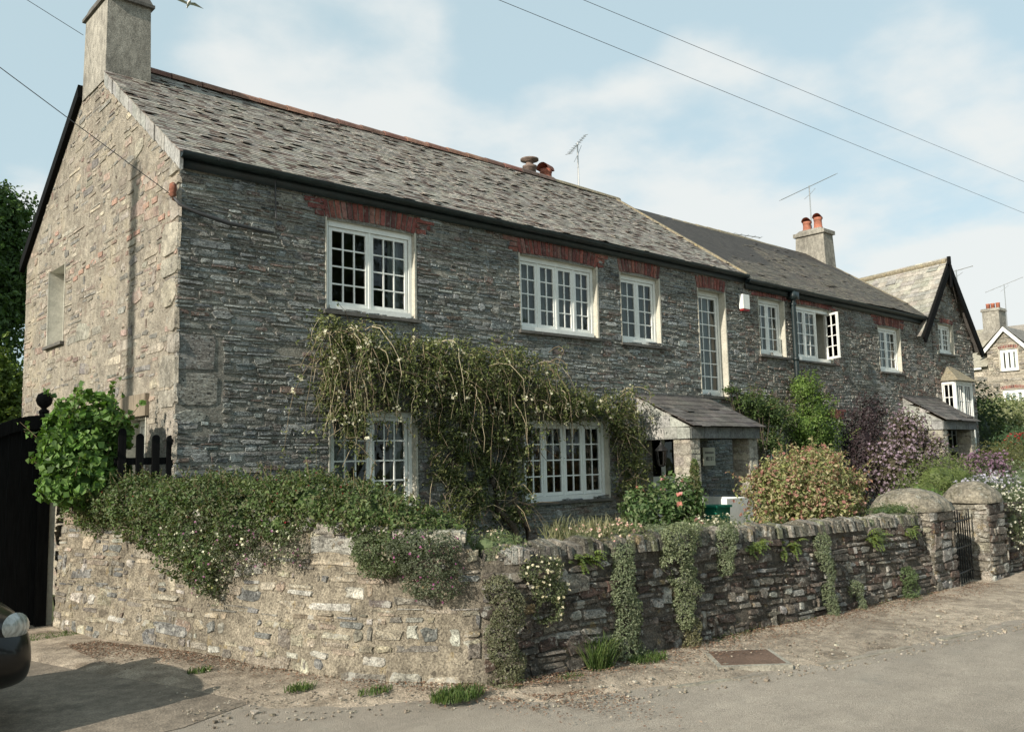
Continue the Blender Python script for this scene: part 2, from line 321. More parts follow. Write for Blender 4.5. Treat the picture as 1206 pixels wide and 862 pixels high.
def shell(ells, dens, depth=.35, rough=.18, cut=None, seed=0):
    """points and outward normals on and just under the skin of a union of ellipsoids"""
    E = np.array(ells, float); P = []; Q = []
    for j, e in enumerate(E):
        area = 4 * math.pi * ((e[3] * e[4]) ** 1.6 + (e[3] * e[5]) ** 1.6 + (e[4] * e[5]) ** 1.6) ** (1 / 1.6) / 3 ** (1 / 1.6)
        n = int(area * dens); d = nr.normal(size=(n, 3)); d /= np.linalg.norm(d, axis=1)[:, None]
        s = 1 - depth * nr.random(n) ** 2.2
        pos = d * e[3:6] + e[:3]
        lm = 1 + rough * lump(pos, 9, j + seed) + rough * .8 * lump(pos, 21, j * 2 + seed) + nr.normal(size=n) * rough * .22
        p = e[:3] + d * e[3:6] * (s * lm)[:, None]
        nn = d / e[3:6]; nn /= np.linalg.norm(nn, axis=1)[:, None]
        keep = np.ones(n, bool)
        for k, e2 in enumerate(E):
            if k == j: continue
            q = (p - e2[:3]) / e2[3:6]; keep &= ((q ** 2).sum(1) > .5)
        # gaps
        keep &= (lump(p, 13, seed + 5) < .55)
        P.append(p[keep]); Q.append(nn[keep])
    P = np.concatenate(P); Q = np.concatenate(Q)
    if cut is not None:
        k = cut(P); P = P[k]; Q = Q[k]
    return P, Q
GREEN = [(.055, .10, .022), (.07, .12, .03), (.045, .08, .02), (.085, .13, .035)]
DARKG = [(.028, .05, .018), (.04, .065, .022), (.05, .08, .026)]
LIME = [(.14, .20, .035), (.17, .22, .05), (.11, .16, .03)]
GREYG = [(.17, .20, .115), (.14, .175, .10), (.20, .225, .14)]
OLIVE = [(.10, .105, .035), (.12, .12, .045), (.075, .085, .03)]
def core(mb, ells, k=.72, col=(.02, .03, .012)):
    for e in ells:
        prof = [(math.sin(t) * 1.0, -math.cos(t)) for t in [i * math.pi / 6 for i in range(7)]]
        vs = []; n = 10
        for r, h in prof:
            for q in range(n):
                t = 2 * math.pi * q / n; jj = rnd.uniform(.85, 1.1)
                vs.append((e[0] + e[3] * k * max(r, .01) * math.cos(t) * jj, e[1] + e[4] * k * max(r, .01) * math.sin(t) * jj, e[2] + e[5] * k * h * jj))
        fs = [[i * n + q, i * n + (q + 1) % n, (i + 1) * n + (q + 1) % n, (i + 1) * n + q] for i in range(6) for q in range(n)]
        mb.add(vs, fs, col)
def stems(mb, base, ells, n=10, r=.012, col=(.10, .075, .045)):
    for _ in range(n):
        e = rnd.choice(ells); q = Vector((e[0] + rnd.uniform(-.6, .6) * e[3], e[1] + rnd.uniform(-.6, .6) * e[4], e[2] + rnd.uniform(-.3, .7) * e[5]))
        b = Vector(base) + Vector((rnd.uniform(-.08, .08), rnd.uniform(-.08, .08), 0)); mid = (b + q) / 2 + Vector((rnd.uniform(-.1, .1), rnd.uniform(-.1, .1), rnd.uniform(0, .15)))
        tube(mb, [b, mid, q], [r, r * .75, r * .35], 5, col)
def bush(name, base, ells, label, cat, pal, size=.045, dens=900, aspect=.6, depth=.4, rough=.2, group=None, flowers=None, cut=None, drop=0, leafpart='foliage', stemn=12, inner=True, stemr=.012, shoots=0, shoot_pal=None):
    t = thing(name, base, label, cat, group)
    mb = MB(); P, Q = shell(ells, dens, depth, rough, cut, seed=len(BASE)); leaves(mb, P, Q, size, pal, aspect, .9, drop)
    if inner: core(mb, ells, .5, pal[0])
    mb.build(leafpart, M['foliage'], t)
    if shoots:
        sh, ss = MB(), MB(); top = Q[:, 2] > -.1; idx = np.nonzero(top)[0]
        for i_ in nr.choice(idx, min(shoots, len(idx)), replace=False):
            d_ = Vector(Q[i_]) + Vector((rnd.uniform(-.4, .4), rnd.uniform(-.4, .4), rnd.uniform(.1, .9))); d_.normalize(); L_ = rnd.uniform(1.5, 5) * size; p0 = Vector(P[i_]) - d_ * size; p1 = p0 + d_ * (L_ + size)
            tube(ss, [p0, p1], [.004, .002], 4, (.14, .11, .06), cap=False); k_ = 4 + int(L_ / size * 2); tt = nr.random(k_)[:, None]
            leaves(sh, np.array(p0) * (1 - tt) + np.array(p1) * tt + nr.normal(size=(k_, 3)) * size * .22, np.tile(np.array(d_), (k_, 1)), size * .85, pal + (shoot_pal or []), aspect, .4)
        sh.build('shoot_leaves', M['foliage'], t); ss.build('shoots', M['stem'], t)
    if stemn:
        s = MB(); stems(s, base, ells, stemn, stemr); s.build('stems', M['bark'], t)
    if flowers:
        for fname, fpal, fsize, frac, in flowers:
            fb = MB(); k = nr.random(len(P)) < frac; pp = P[k] + Q[k] * (fsize * .6 + .01)
            for a in range(3): leaves(fb, pp + nr.normal(size=pp.shape) * fsize * .18, Q[k], fsize, fpal, .9, 1.3, 0, .15)
            fb.build(fname, M['petal'], t)
    return t

# ------------------------------------------------------------------ ground
def gz(x): return 0.0 if x < 1 else -.02 * (min(x, 14) - 1)
def sheet(poly, zoff, name, material, step=None):
    mb = MB(); mb.add([(x, y, gz(x) + zoff) for x, y in poly], [list(range(len(poly)))]); return structure(mb.build(name, material))
def strip(xs, ylo, yhi, zoff, name, material):
    mb = MB()
    for a, b in zip(xs, xs[1:]):
        mb.add([(a, ylo(a), gz(a) + zoff), (b, ylo(b), gz(b) + zoff), (b, yhi(b), gz(b) + zoff), (a, yhi(a), gz(a) + zoff)], [[0, 1, 2, 3]])
    return structure(mb.build(name, material))
XS = [-900, -60, -20, -8, -4, -2, 0, 1, 2, 4, 7, 10, 14, 20, 40, 90, 900]
strip(XS, lambda x: -900, lambda x: 900, -.012, 'ground', M['grass_ground'])
KP = [(-900, -3), (-6, -3.0), (-1.5, -3.05), (-.78, -3.42), (.08, -3.95), (.55, -4.4), (1.4, -4.8), (2.3, -5.06), (3.5, -5.30), (4.7, -5.42), (6.4, -5.6), (9, -5.9), (14, -6.6), (900, -60)]
def ky(x):
    for (a, ya), (b, yb) in zip(KP, KP[1:]):
        if a <= x <= b: return ya + (yb - ya) * (x - a) / (b - a)
    return KP[-1][1]
KX = [-900, -60, -20, -8, -6, -3, -1.5, -.78, .08, .55, 1.4, 2.3, 3.5, 4.7, 6.4, 9, 14, 20, 40, 90, 900]
strip(KX, lambda x: -17 if x < 200 else -80, lambda x: ky(x) + .5, 0, 'road', M['asphalt'])
sheet([(-9, -3.3), (-1.2, -3.3), (-.5, -3.0), (-.45, -2.2), (-.75, -.6), (-.95, 1.4), (-9, 1.4)], .004, 'driveway', M['concrete'])
# verge (gravel between wall and kerb), gently uneven
mb = MB(); gx = np.concatenate([np.linspace(-1.35, 12, 90), [16, 25, 60]]); rows = 9
def vin(x): return min(1.0, -3.4 if x > .75 else (-3.6 if x > .3 else (2.0)))
vv = []
for x in gx:
    lo = ky(x) + .05 * math.sin(x * 5.3) + .03 * math.sin(x * 13); hi = -3.6 if x > .9 else (1.4 if x < -.3 else 1.4 - (x + .3) * 4.2)
    if x < -.6: lo = min(lo + (-.6 - x) * 3.6, hi - .2)
    for j in range(rows):
        t = j / (rows - 1); y = lo + (hi - lo) * t
        vv.append((x, y, gz(x) + (-.012 if j == 0 else .006) + (.022 + .02 * math.sin(x * 3.1 + y * 5) * math.sin(y * 7 + x)) * (1 - (1 - t) ** 6) + .03 * t))
ff = [[i * rows + j, (i + 1) * rows + j, (i + 1) * rows + j + 1, i * rows + j + 1] for i in range(len(gx) - 1) for j in range(rows - 1)]
mb.add(vv, ff); structure(mb.build('verge', M['verge'], smooth=True))
# kerb edging stones, almost flush and partly missing
mb = MB(); x = 1.7
while x < 14:
    l = rnd.uniform(.3, .9); e = x + l - .02
    if rnd.random() < .75:
        q = [(x, ky(x) - .02), (e, ky(e) - .02), (e, ky(e) + .035), (x, ky(x) + .035)]
        mb.add([(a, b, gz(a) - .01) for a, b in q] + [(a, b + (.006 if i < 2 else 0), gz(a) + .010) for i, (a, b) in enumerate(q)], BOXF, vary((.25, .225, .18), .12))
    x += l
structure(mb.build('kerb', M['kerb']))
# litter: dry leaves and grit at the foot of the wall
mb = MB(); n = 14000
u = nr.random(n); xs_ = np.where(u < .5, nr.uniform(-.9, 1.2, n), nr.uniform(1.2, 9, n))
def base_y(x): return np.where(x > .75, -4.12, np.where(x < -.6, -.2, -.3 - (x + .6) * 2.75))
ys_ = base_y(xs_) - np.abs(nr.normal(size=n)) * np.where(xs_ < 1.2, .5, .3) + .05
zs_ = np.array([gz(a) + (.060 if b > ky(a) + .25 else .02) for a, b in zip(xs_, ys_)])
sz = np.where(nr.random(n) < .85, .012, .024)
leaves(mb, np.stack([xs_ - np.where(xs_ < .75, .12, 0), ys_, zs_], 1), np.tile([0, 0, 3.], (n, 1)), 1.0 * .020, [(.16, .09, .055), (.20, .115, .07), (.11, .07, .045), (.34, .29, .22), (.24, .17, .12)], .7, 1.5)
structure(mb.build('leaf_litter', M['hay']), 'stuff')
# garden ground behind the wall, rising at the far end
mb = MB(); gxs = [-.55, 0, 1, 3, 6, 9, 12, 15, 18, 22, 27, 33, 40, 60]
def gg(x): return .34 if x < 23 else min(2.3, .34 + (x - 23) * .18)
for a, b in zip(gxs, gxs[1:]):
    ya = -3.75 if a > .8 else (.3 if a < -.3 else -1.2); yb = -3.75 if b > .8 else (-1.2 if b < .5 else -3.6)
    yt = 0.2 if b <= 22 else 22
    mb.add([(a, ya, gg(a)), (b, yb, gg(b)), (b, yt, gg(b)), (a, yt, gg(a))], [[0, 1, 2, 3]])
structure(mb.build('garden_bed', M['grass_ground']))

# ------------------------------------------------------------------ windows
def window(parent, F, u0, u1, v0, v1, leaves_n, cols, rows_, setback=.08, frame=.05, head=.07, curtain=None, sillcol=True, name='window', open_leaf=None, stile=.042, reveal=True):
    fr = MB(); S = -setback
    fbox(fr, F, u0 + .002, u0 + frame, S - .06, S + .012, v0 + .002, v1 - .002); fbox(fr, F, u1 - frame, u1 - .002, S - .06, S + .012, v0 + .002, v1 - .002)
    fbox(fr, F, u0 + frame, u1 - frame, S - .06, S + .018, v1 - head, v1 - .002); fbox(fr, F, u0 + frame, u1 - frame, S - .06, S + .05, v0 + .002, v0 + .075)
    iu0, iu1, iv0, iv1 = u0 + frame, u1 - frame, v0 + .075, v1 - head
    lw = (iu1 - iu0) / leaves_n
    for k in range(1, leaves_n): fbox(fr, F, iu0 + k * lw - .016, iu0 + k * lw + .016, S - .06, S + .008, iv0, iv1)
    w = fr.build(name, M['white'], parent)
    for k in range(leaves_n):
        gl = MB()
        a, b = iu0 + k * lw + .014, iu0 + (k + 1) * lw - .014; c, d = iv0 + .004, iv1 - .004
        sb = MB(); FL = F; off = S
        if open_leaf == k:
            hinge = F.p(b, S, 0); U = (F.U * -.42 + F.N * .9).normalized(); FL = Fr(hinge, -U, F.N * .42 + F.U * .9); 
            L_ = b - a; b = 0.0; a = -L_; off = 0
        fbox(sb, FL, a, a + stile, off - .035, off, c, d); fbox(sb, FL, b - stile, b, off - .035, off, c, d)
        fbox(sb, FL, a + stile, b - stile, off - .034, off - .001, c, c + stile * 1.15); fbox(sb, FL, a + stile, b - stile, off - .034, off - .001, d - stile, d)
        ga, gb, gc, gd = a + stile, b - stile, c + stile * 1.15, d - stile
        for i in range(1, cols): x_ = ga + (gb - ga) * i / cols; fbox(sb, FL, x_ - .009, x_ + .009, off - .03, off - .006, gc, gd)
        for i in range(1, rows_): y_ = gc + (gd - gc) * i / rows_; fbox(sb, FL, ga, gb, off - .029, off - .007, y_ - .009, y_ + .009)
        sb.build('sash', M['white'], w)
        for i in range(cols):
            for j in range(rows_):
                # each pane sits very slightly off plane, as old glass does
                x0, x1 = ga + (gb - ga) * i / cols, ga + (gb - ga) * (i + 1) / cols; y0, y1 = gc + (gd - gc) * j / rows_, gc + (gd - gc) * (j + 1) / rows_
                q = off - .019; e = [rnd.uniform(-.0022, .0022) for _ in range(4)]
                gl.add([tuple(FL.p(x0, q + e[0], y0)), tuple(FL.p(x1, q + e[1], y0)), tuple(FL.p(x1, q + e[2], y1)), tuple(FL.p(x0, q + e[3], y1))], [[0, 1, 2, 3]])
        gl.build('pane', M['glass'], w)
    if not reveal: return w
    # reveal lining
    rv = MB(); wl = .018
    fbox(rv, F, u0 - wl, u0, -.33, .012, v0, v1 + wl); fbox(rv, F, u1, u1 + wl + .012, -.33, .014, v0, v1 + wl, jit=.004)
    fbox(rv, F, u0, u1, -.33, -.002, v1, v1 + wl); fbox(rv, F, u0, u1, -.33, S - .01, v0 - .02, v0)
    rv.build('reveal', M['cream'], w)
    sl = MB(); fbox(sl, F, u0 - .05, u1 + .06, S + .0, .055, v0 - .04, v0 - .002, jit=.004); sl.build('sill', M['slate_sill'], w)
    if curtain:
        cm = MB()
        for (ca, cb) in curtain:
            a = u0 + (u1 - u0) * ca; b = u0 + (u1 - u0) * cb; n = max(4, int((b - a) / .035)); top = v1 - .03; vs = []
            for i in range(n + 1):
                x_ = a + (b - a) * i / n; dd = S - .13 + .022 * math.sin(i * 1.9) + .008 * math.sin(i * .7)
                vs += [tuple(F.p(x_, dd, v0 + .02)), tuple(F.p(x_ + rnd.uniform(-.004, .004), dd, top))]
            cm.add(vs, [[2 * i, 2 * i + 2, 2 * i + 3, 2 * i + 1] for i in range(n)])
        cm.build('curtain', M['curtain'], w)
    return w
M['slate_sill'] = mat('slate sill', (.10, .095, .085), .85, [(8, I3, .25)], [(16, .62, .7, (.25, .24, .2), .5)], [(40, I3, .004)])
BR = [(.22, .075, .06), (.17, .06, .052), (.25, .10, .075), (.13, .055, .05), (.21, .11, .09)]
def lintel(parent, F, u0, u1, v0, h=.215, side=True, camber=.03, name='brick_arch'):
    mb = MB(); mm = MB(); n = max(4, int((u1 - u0) / .074)); w = (u1 - u0) / n
    for i in range(n):
        t = (i + .5) / n - .5; a = u0 + i * w; cam_ = camber * (1 - 4 * t * t); lean = t * .10
        P = [(a + .009, 0, v0 + cam_ + rnd.uniform(0, .008)), (a + w - .007, 0, v0 + cam_), (a + w - .007 + lean, 0, v0 + h + cam_ - rnd.uniform(0, .02)), (a + .009 + lean, 0, v0 + h + cam_ - rnd.uniform(0, .02))]
        pr = rnd.uniform(.006, .016)
        mb.add([tuple(F.p(x_, -.05, z_)) for x_, _, z_ in P] + [tuple(F.p(x_, pr, z_)) for x_, _, z_ in P], BOXF, vary(rnd.choice(BR), .2))
    if side:
        for s, uu in ((-1, u0 - .02), (1, u1 + .02)):
            for k in range(3):
                l = rnd.uniform(.10, .2); a, b = (uu - l, uu) if s < 0 else (uu, uu + l)
                if s < 0: a -= .04 * k
                else: b += .04 * k
                fbox(mb, F, a, b, -.03, .017, v0 + .012 + k * .072, v0 + .068 + k * .072, vary(rnd.choice(BR), .2), jit=.004)
    return mb.build(name, M['brick'], parent)

# ------------------------------------------------------------------ main stone house
house = thing('stone_house', (0, 0, .3), 'long two storey grey slate stone house with white casement windows and pale gable end', 'house')
FH = [(1.74, 2.99, 3.40, 4.49), (4.80, 6.37, 3.42, 4.50), (6.93, 7.87, 3.40, 4.50), (8.93, 9.70, 2.64, 4.48), (10.78, 11.64, 3.46, 4.53), (12.0, 13.4, 3.44, 4.52), (15.48, 16.52, 3.39, 4.40),
      (1.78, 2.98, 1.05, 2.25), (4.80, 6.50, 1.04, 2.18), (10.75, 11.35, 1.2, 2.2), (12.72, 13.5, 1.15, 2.30)]
DOOR = (7.55, 8.42, .38, 2.3); GW = (18.6, 19.45, 3.99, 4.73); BAY = (18.55, 19.55, 1.6, 3.3)
HA = FH[:4] + FH[7:9] + [DOOR]; HB = FH[4:7] + FH[9:11]; HC = [GW, BAY]
lin = lambda v: [(h[0] - .03, h[1] + .03, h[3], h[3] + .235) for h in v]
PAL_A = [(.18, .195, .19), (.23, .235, .225), (.15, .158, .16), (.26, .26, .24), (.20, .185, .165), (.28, .275, .25), (.19, .175, .155), (.34, .35, .335), (.20, .15, .125)]
PAL_B = [(.17, .16, .14), (.21, .195, .17), (.15, .147, .137), (.19, .145, .12), (.23, .215, .185), (.17, .12, .10), (.29, .28, .25)]
PAL_A = [tuple(v * 1.16 * k for v, k in zip(c, (.98, 1.01, 1.02))) for c in PAL_A]; PAL_B = [tuple(v * 1.14 for v in c) for c in PAL_B]
XA = 10.3; XB = 18.25
wm = MB()
panel(wm, FAC, 0, XA, 0, 4.95, HA)
panel(wm, Fr((0, .45, 0), (1, 0, 0), (0, -1, 0)), 0.3, XA, 0, 4.95, HA)
wm.build('facade_mortar', M['mortar_dark'], house)
sm = MB()
rubble(sm, FAC.p, lambda v: (0.0, XA), .25, 4.93, HA + lin(FH[:4]) + [(0, .46, 2.05, 3.02)], (.022, .075), (.07, .30), .0045, .015, PAL_A, .08, .038, .14)
# big quoins at the corner
for (a, b, c, d) in ((0, .42, 2.62, 3.0), (0, .46, 2.24, 2.60), (0, .33, 2.06, 2.22)):
    stone(sm, FAC.p, a - .012, b, c, d, .009, vary((.32, .31, .275), .06), .04)
sm.build('facade_stone', M['stone_dark'], house)
# gable end
GH = [(3.97, 4.72, 3.37, 4.45), (.80, 1.42, .9, 2.17)]
EZ, RZ, RY = 4.90, 7.05, 2.98
def gtop(y): return EZ + (RZ - EZ) * (y + .1) / 3.08 if y < RY else RZ - (y - RY) * (RZ - EZ) / 3.08
gm = MB(); ys = sorted({0, 6.0, RY, *[x for h in GH for x in h[:2]], *np.linspace(0, 6, 13).tolist()})
for a, b in zip(ys, ys[1:]):
    mid = (a + b) / 2; cuts = [0.0]; 
    hs = [h for h in GH if h[0] < mid < h[1]]
    z = 0.0
    for h in sorted(hs, key=lambda q: q[2]):
        gm.add([(0, a, z), (0, b, z), (0, b, h[2]), (0, a, h[2])], [[0, 1, 2, 3]]); z = h[3]
    gm.add([(0, a, z), (0, b, z), (0, b, gtop(b)), (0, a, gtop(a))], [[0, 1, 2, 3]])
gm.build('gable_mortar', M['mortar_gable'], house)
PAL_G = [(.34, .30, .24), (.38, .34, .28), (.29, .25, .205), (.34, .265, .22), (.25, .24, .215), (.42, .37, .29), (.31, .285, .24), (.36, .27, .22), (.22, .21, .19)]
def gspan(v):
    if v <= 4.7: return (0.0, 6.0)
    t = (v + .16 - EZ) / (RZ - EZ) * 3.08 - .1
    return (max(0, t), min(6, 2 * RY - t)) if t < RY - .1 else None
gs_ = MB()
def GP(u, n, v):
    # the old face bulges and leans a little
    return GAB.p(u, n + .02 * math.sin(u * 1.7 + v) + .015 * math.sin(v * 2.3), v)
rubble(gs_, GAB.p, gspan, .05, 6.95, GH + [(.75, 1.5, 2.17, 2.44)], (.045, .15), (.09, .34), .010, .009, PAL_G, .44, .04, .06)
gs_.build('gable_stone', M['stone_gable'], house)
# quoins seen from the gable side
qb = MB()
z = .4; k = 0
while z < 4.8:
    h = rnd.uniform(.14, .36); l = rnd.choice((.22, .42)); stone(qb, GAB.p, -.02, l, z, z + h - .012, .018, vary((.36, .33, .27), .12), .08); z += h
qb.build('quoin', M['stone_gable'], house)
bb_ = MB()
for (ya, yb, za, zb) in ((.4, 2.3, 4.82, 4.80), (.12, 1.6, 4.28, 4.26), (.1, .9, 4.50, 4.52), (2.4, 3.5, 4.25, 4.12), (4.1, 4.7, 5.0, 4.86), (.15, .7, 3.75, 3.72)):
    y = ya
    while y < yb:
        if rnd.random() < .75: z = za + (zb - za) * (y - ya) / (yb - ya) + rnd.uniform(-.01, .01); fbox(bb_, GAB, y, y + rnd.uniform(.12, .21), -.02, rnd.uniform(.006, .011), z, z + rnd.uniform(.05, .065), vary((.33, .215, .165), .12), jit=.003)
        y += .25
bb_.build('brick_lacing', M['brick'], house)
# interior: rear wall, floors, party wall
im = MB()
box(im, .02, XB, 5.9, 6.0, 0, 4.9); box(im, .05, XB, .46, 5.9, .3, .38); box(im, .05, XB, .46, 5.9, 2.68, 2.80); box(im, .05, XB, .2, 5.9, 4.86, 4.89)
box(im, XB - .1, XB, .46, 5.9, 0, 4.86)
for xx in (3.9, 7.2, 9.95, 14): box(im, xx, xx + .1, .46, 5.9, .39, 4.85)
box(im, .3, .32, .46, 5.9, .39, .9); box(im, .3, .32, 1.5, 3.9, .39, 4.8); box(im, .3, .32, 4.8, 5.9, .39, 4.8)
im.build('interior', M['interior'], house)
# windows
window(house, FAC, *FH[0], 2, 3, 4, setback=.055, curtain=[(.78, .99)])
window(house, FAC, *FH[1], 4, 2, 4, curtain=[(.0, .98)])
window(house, FAC, *FH[2], 2, 2, 4, curtain=[(.0, .98)])
window(house, FAC, *FH[3], 1, 3, 7, setback=.13, curtain=[(.02, .98)], name='tall_window')
window(house, FAC, *FH[7], 2, 3, 4, curtain=[(0, .3), (.8, 1)])
window(house, FAC, *FH[8], 4, 2, 4)
window(house, GAB, *GH[0], 2, 2, 4, setback=.26, curtain=[(.1, .9)])
window(house, GAB, *GH[1], 1, 2, 4, setback=.16)
for i, (h, sd_) in enumerate(((FH[0], 1), (FH[1], 1), (FH[2], 0), (FH[3], 0))): lintel(house, FAC, h[0] - .02, h[1] + .02, h[3] + .01, side=bool(sd_))
lt = MB(); fbox(lt, GAB, .72, 1.5, -.02, .045, 2.19, 2.43, (.2, .15, .1)); lt.build('timber_lintel', M['grey_wood'], house)
# door
dm = MB(); fbox(dm, FAC, 7.60, 8.37, -.2, -.15, .42, 2.22)
for s in ((7.60, 7.70), (8.27, 8.37), (7.94, 8.03)): fbox(dm, FAC, s[0], s[1], -.149, -.13, .42, 2.22)
for s in ((.42, .62), (1.15, 1.32), (2.1, 2.22)): fbox(dm, FAC, 7.70, 8.27, -.149, -.132, s[0], s[1])
fbox(dm, FAC, 7.55, 7.6, -.25, -.10, .38, 2.3); fbox(dm, FAC, 8.37, 8.42, -.25, -.10, .38, 2.3); fbox(dm, FAC, 7.6, 8.37, -.25, -.10, 2.22, 2.3)
door = dm.build('door', M['white'], house)
gm2 = MB()
for s in ((7.70, 7.94), (8.03, 8.27)): fbox(gm2, FAC, s[0], s[1], -.1485, -.146, 1.32, 2.1)
gm2.build('door_glass', M['carglass'], door)
kn = MB(); tube(kn, [(7.98, .12, 1.30), (7.98, .06, 1.27), (7.985, .05, 1.18), (7.99, .07, 1.12)], [.018, .022, .026, .02], 8); kn.build('knocker', M['iron'], door)

# roofs
def slates(mb, O, U, S, Nn, L0, L1, slope, w, ex, pal, thick=.009, lift=.012, wild=.12):
    """O eave origin; U along, S up slope, Nn normal; L0(t), L1(t) ends of course at slope distance t"""
    O, U, S, Nn = Vector(O), Vector(U).normalized(), Vector(S).normalized(), Vector(Nn).normalized()
    t = -.03; r = 0
    while t < slope:
        a = L0(t) + (rnd.uniform(-.4, 0) * w); e = L1(t); exx = ex * rnd.uniform(.88, 1.12)
        while a < e:
            ww = w * rnd.uniform(.65, 1.4); b = min(a + ww, e + .01); a0 = max(a, L0(t) - .01)
            if b - a0 > .02:
                l = lift + (rnd.uniform(.006, .022) if rnd.random() < wild else 0); sl = rnd.uniform(-.004, .004) if rnd.random() < .88 else rnd.uniform(-.028, .015)
                ln = exx * 1.9; c = vary(rnd.choice(pal), .16); sag = -.02 * math.sin(a * .7) - .006 * math.sin(a * 1.9 + t)
                k = rnd.uniform(-.006, .006)
                vs = []
                for (x_, s_, n_) in ((a0 + .002, t + sl, l), (b - .002, t + sl + k, l), (b - .002, t + ln, -.004), (a0 + .002, t + ln, -.004)):
                    vs.append(O + U * x_ + S * s_ + Nn * (n_ + sag)); 
                lo = [v - Nn * thick for v in vs]
                mb.add([tuple(v) for v in lo + vs], [[4, 5, 6, 7], [0, 1, 5, 4], [1, 2, 6, 5], [3, 0, 4, 7]], c)
            a = b if b < e else e + 1
        t += exx; r += 1
PR1 = [(.245, .23, .20), (.28, .26, .225), (.21, .195, .17), (.30, .28, .245), (.235, .21, .18), (.265, .24, .20), (.10, .07, .055), (.16, .13, .11)]  # darkest browns paint the shadows below lifted slates
PR2 = [(.105, .095, .08), (.12, .11, .09), (.085, .078, .07), (.14, .125, .10)]
ey = -.13; S1 = Vector((0, RY - ey, RZ - 4.88)); slen = S1.length; S1.normalize(); N1 = Vector((0, -S1.z, S1.y))
rb = MB()
for (a, b, dz) in ((-.001, XA + .2, 0), (XA, XB, -.06)):
    rb.add([(a, ey + .05, 4.88 - .03 + dz), (b, ey + .05, 4.85 + dz - .0), (b, RY, RZ - .05 + dz), (a, RY, RZ - .05 + dz)], [[0, 1, 2, 3]], (.05, .045, .04))
    rb.add([(a, 6.15, 4.85 + dz), (b, 6.15, 4.85 + dz), (b, RY, RZ - .05 + dz), (a, RY, RZ - .05 + dz)], [[0, 1, 2, 3]], (.12, .11, .1))
roof = rb.build('roof', M['slate_dark'], house)
r1 = MB(); slates(r1, (0, ey, 4.88), (1, 0, 0), S1, N1, lambda t: -.05 if t < 2.98 else .56, lambda t: XA - .02, slen, .12, .075, PR1, .006, .006, .11)
r1.build('roof_slate', M['slate'], roof)
RB_ = Vector((0, RY - ey, 6.90 - 4.80)); sl2 = RB_.length; RB_.normalize(); N2 = Vector((0, -RB_.z, RB_.y))
r2 = MB(); slates(r2, (0, ey, 4.80), (1, 0, 0), RB_, N2, lambda t: XA + .02, lambda t: XB + .15, sl2, .13, .085, PR2, .005, .004, .03)
r2.build('dark_roof_slate', M['slate_dark'], roof)
# lichened verge where the higher roof ends, and far verge
vg = MB()
for (xv, z0, z1, S_) in ((XA, 4.88, RZ, 1), (XB + .14, 4.80, 6.90, 2)):
    for i in range(30):
        t0, t1 = i / 30, (i + 1) / 30; y0, y1 = ey + (RY - ey) * t0, ey + (RY - ey) * t1; a, b = z0 + (z1 - z0) * t0, z0 + (z1 - z0) * t1
        j = rnd.uniform(-.012, .012); wd = .05 + (.03 if S_ == 2 else 0)
        vg.add([(xv - wd + j, y0, a - .05), (xv + wd + j, y0, a - .07), (xv + wd + j, y1, b - .07), (xv - wd + j, y1, b - .05), (xv - wd + j, y0, a + .02), (xv + wd + j, y0, a + .012), (xv + wd + j, y1, b + .012), (xv - wd + j, y1, b + .02)], BOXF)
vg.build('verge_mortar', M['lichen_mortar'], roof)
# gable verge: hanging slates under the edge, dark board at the back slope
hv = MB(); n = 17
for i in range(n):
    t0, t1 = i / n, (i + .97) / n; y0, y1 = -.1 + 2.9 * t0 * .86, -.1 + 2.9 * t1 * .86
    za, zb = EZ + (RZ - EZ) * (y0 + .1) / 3.08, EZ + (RZ - EZ) * (y1 + .1) / 3.08; c = vary((.27, .27, .25), .1); q = rnd.uniform(.03, .045)
    hv.add([(-q, y0, za - .21), (-q, y1, zb - .19), (-q, y1, zb - .015), (-q, y0, za - .015), (-.0, y0, za - .21), (-.0, y1, zb - .19), (-.0, y1, zb - .01), (-.0, y0, za - .01)], BOXF, c)
hv.build('verge_slate', M['slate'], roof)
bv = MB()
for a, b in ((3.40, 6.15),):
    za, zb = gtop(a) + .0, gtop(b)
    bv.add([(-.07, a, za - .14), (-.07, b, zb - .14), (-.07, b, zb + .03), (-.07, a, za + .03), (0.0, a, za - .14), (0.0, b, zb - .14), (0.0, b, zb + .03), (0.0, a, za + .03)], BOXF)
bv.build('verge_board', M['black_wood'], roof)
# clay ridge tiles
rd = MB(); x = .55
while x < 8.2:
    l = .44; sg = -.02 * math.sin(x * .7); c = vary(rnd.choice([(.20, .10, .075), (.16, .09, .07), (.24, .13, .09), (.13, .09, .075)]), .15)
    pts = [(math.cos(t), math.sin(t)) for t in [math.pi * k / 6 for k in range(7)]]
    vs = []
    for xx, rr in ((x, .115), (x + l - .012, .108)):
        vs += [(xx, RY + a * rr * 1.15, RZ - .055 + b * rr + sg) for a, b in pts]
    rd.add(vs, [[k, k + 1, 8 + k, 7 + k] for k in range(6)] + [[0, 1, 2, 3, 4, 5, 6]], c); x += l
rd.build('ridge_tile', M['clay'], roof)
rd = MB(); x = 8.2
while x < XB:
    l = .44; zz_ = RZ - .055 if x < XA else 6.90 - .055; c = vary((.19, .16, .12), .2)
    vs = []
    for xx, rr in ((x, .09), (x + l - .012, .085)): vs += [(xx, RY + a * rr * 1.3, zz_ + b * rr - .005 + .02 * math.sin(x)) for a, b in pts]
    rd.add(vs, [[k, k + 1, 8 + k, 7 + k] for k in range(6)] + [[0, 1, 2, 3, 4, 5, 6]], c); x += l
rd.build('mossy_ridge_tile', M['lichen_mortar'], roof)
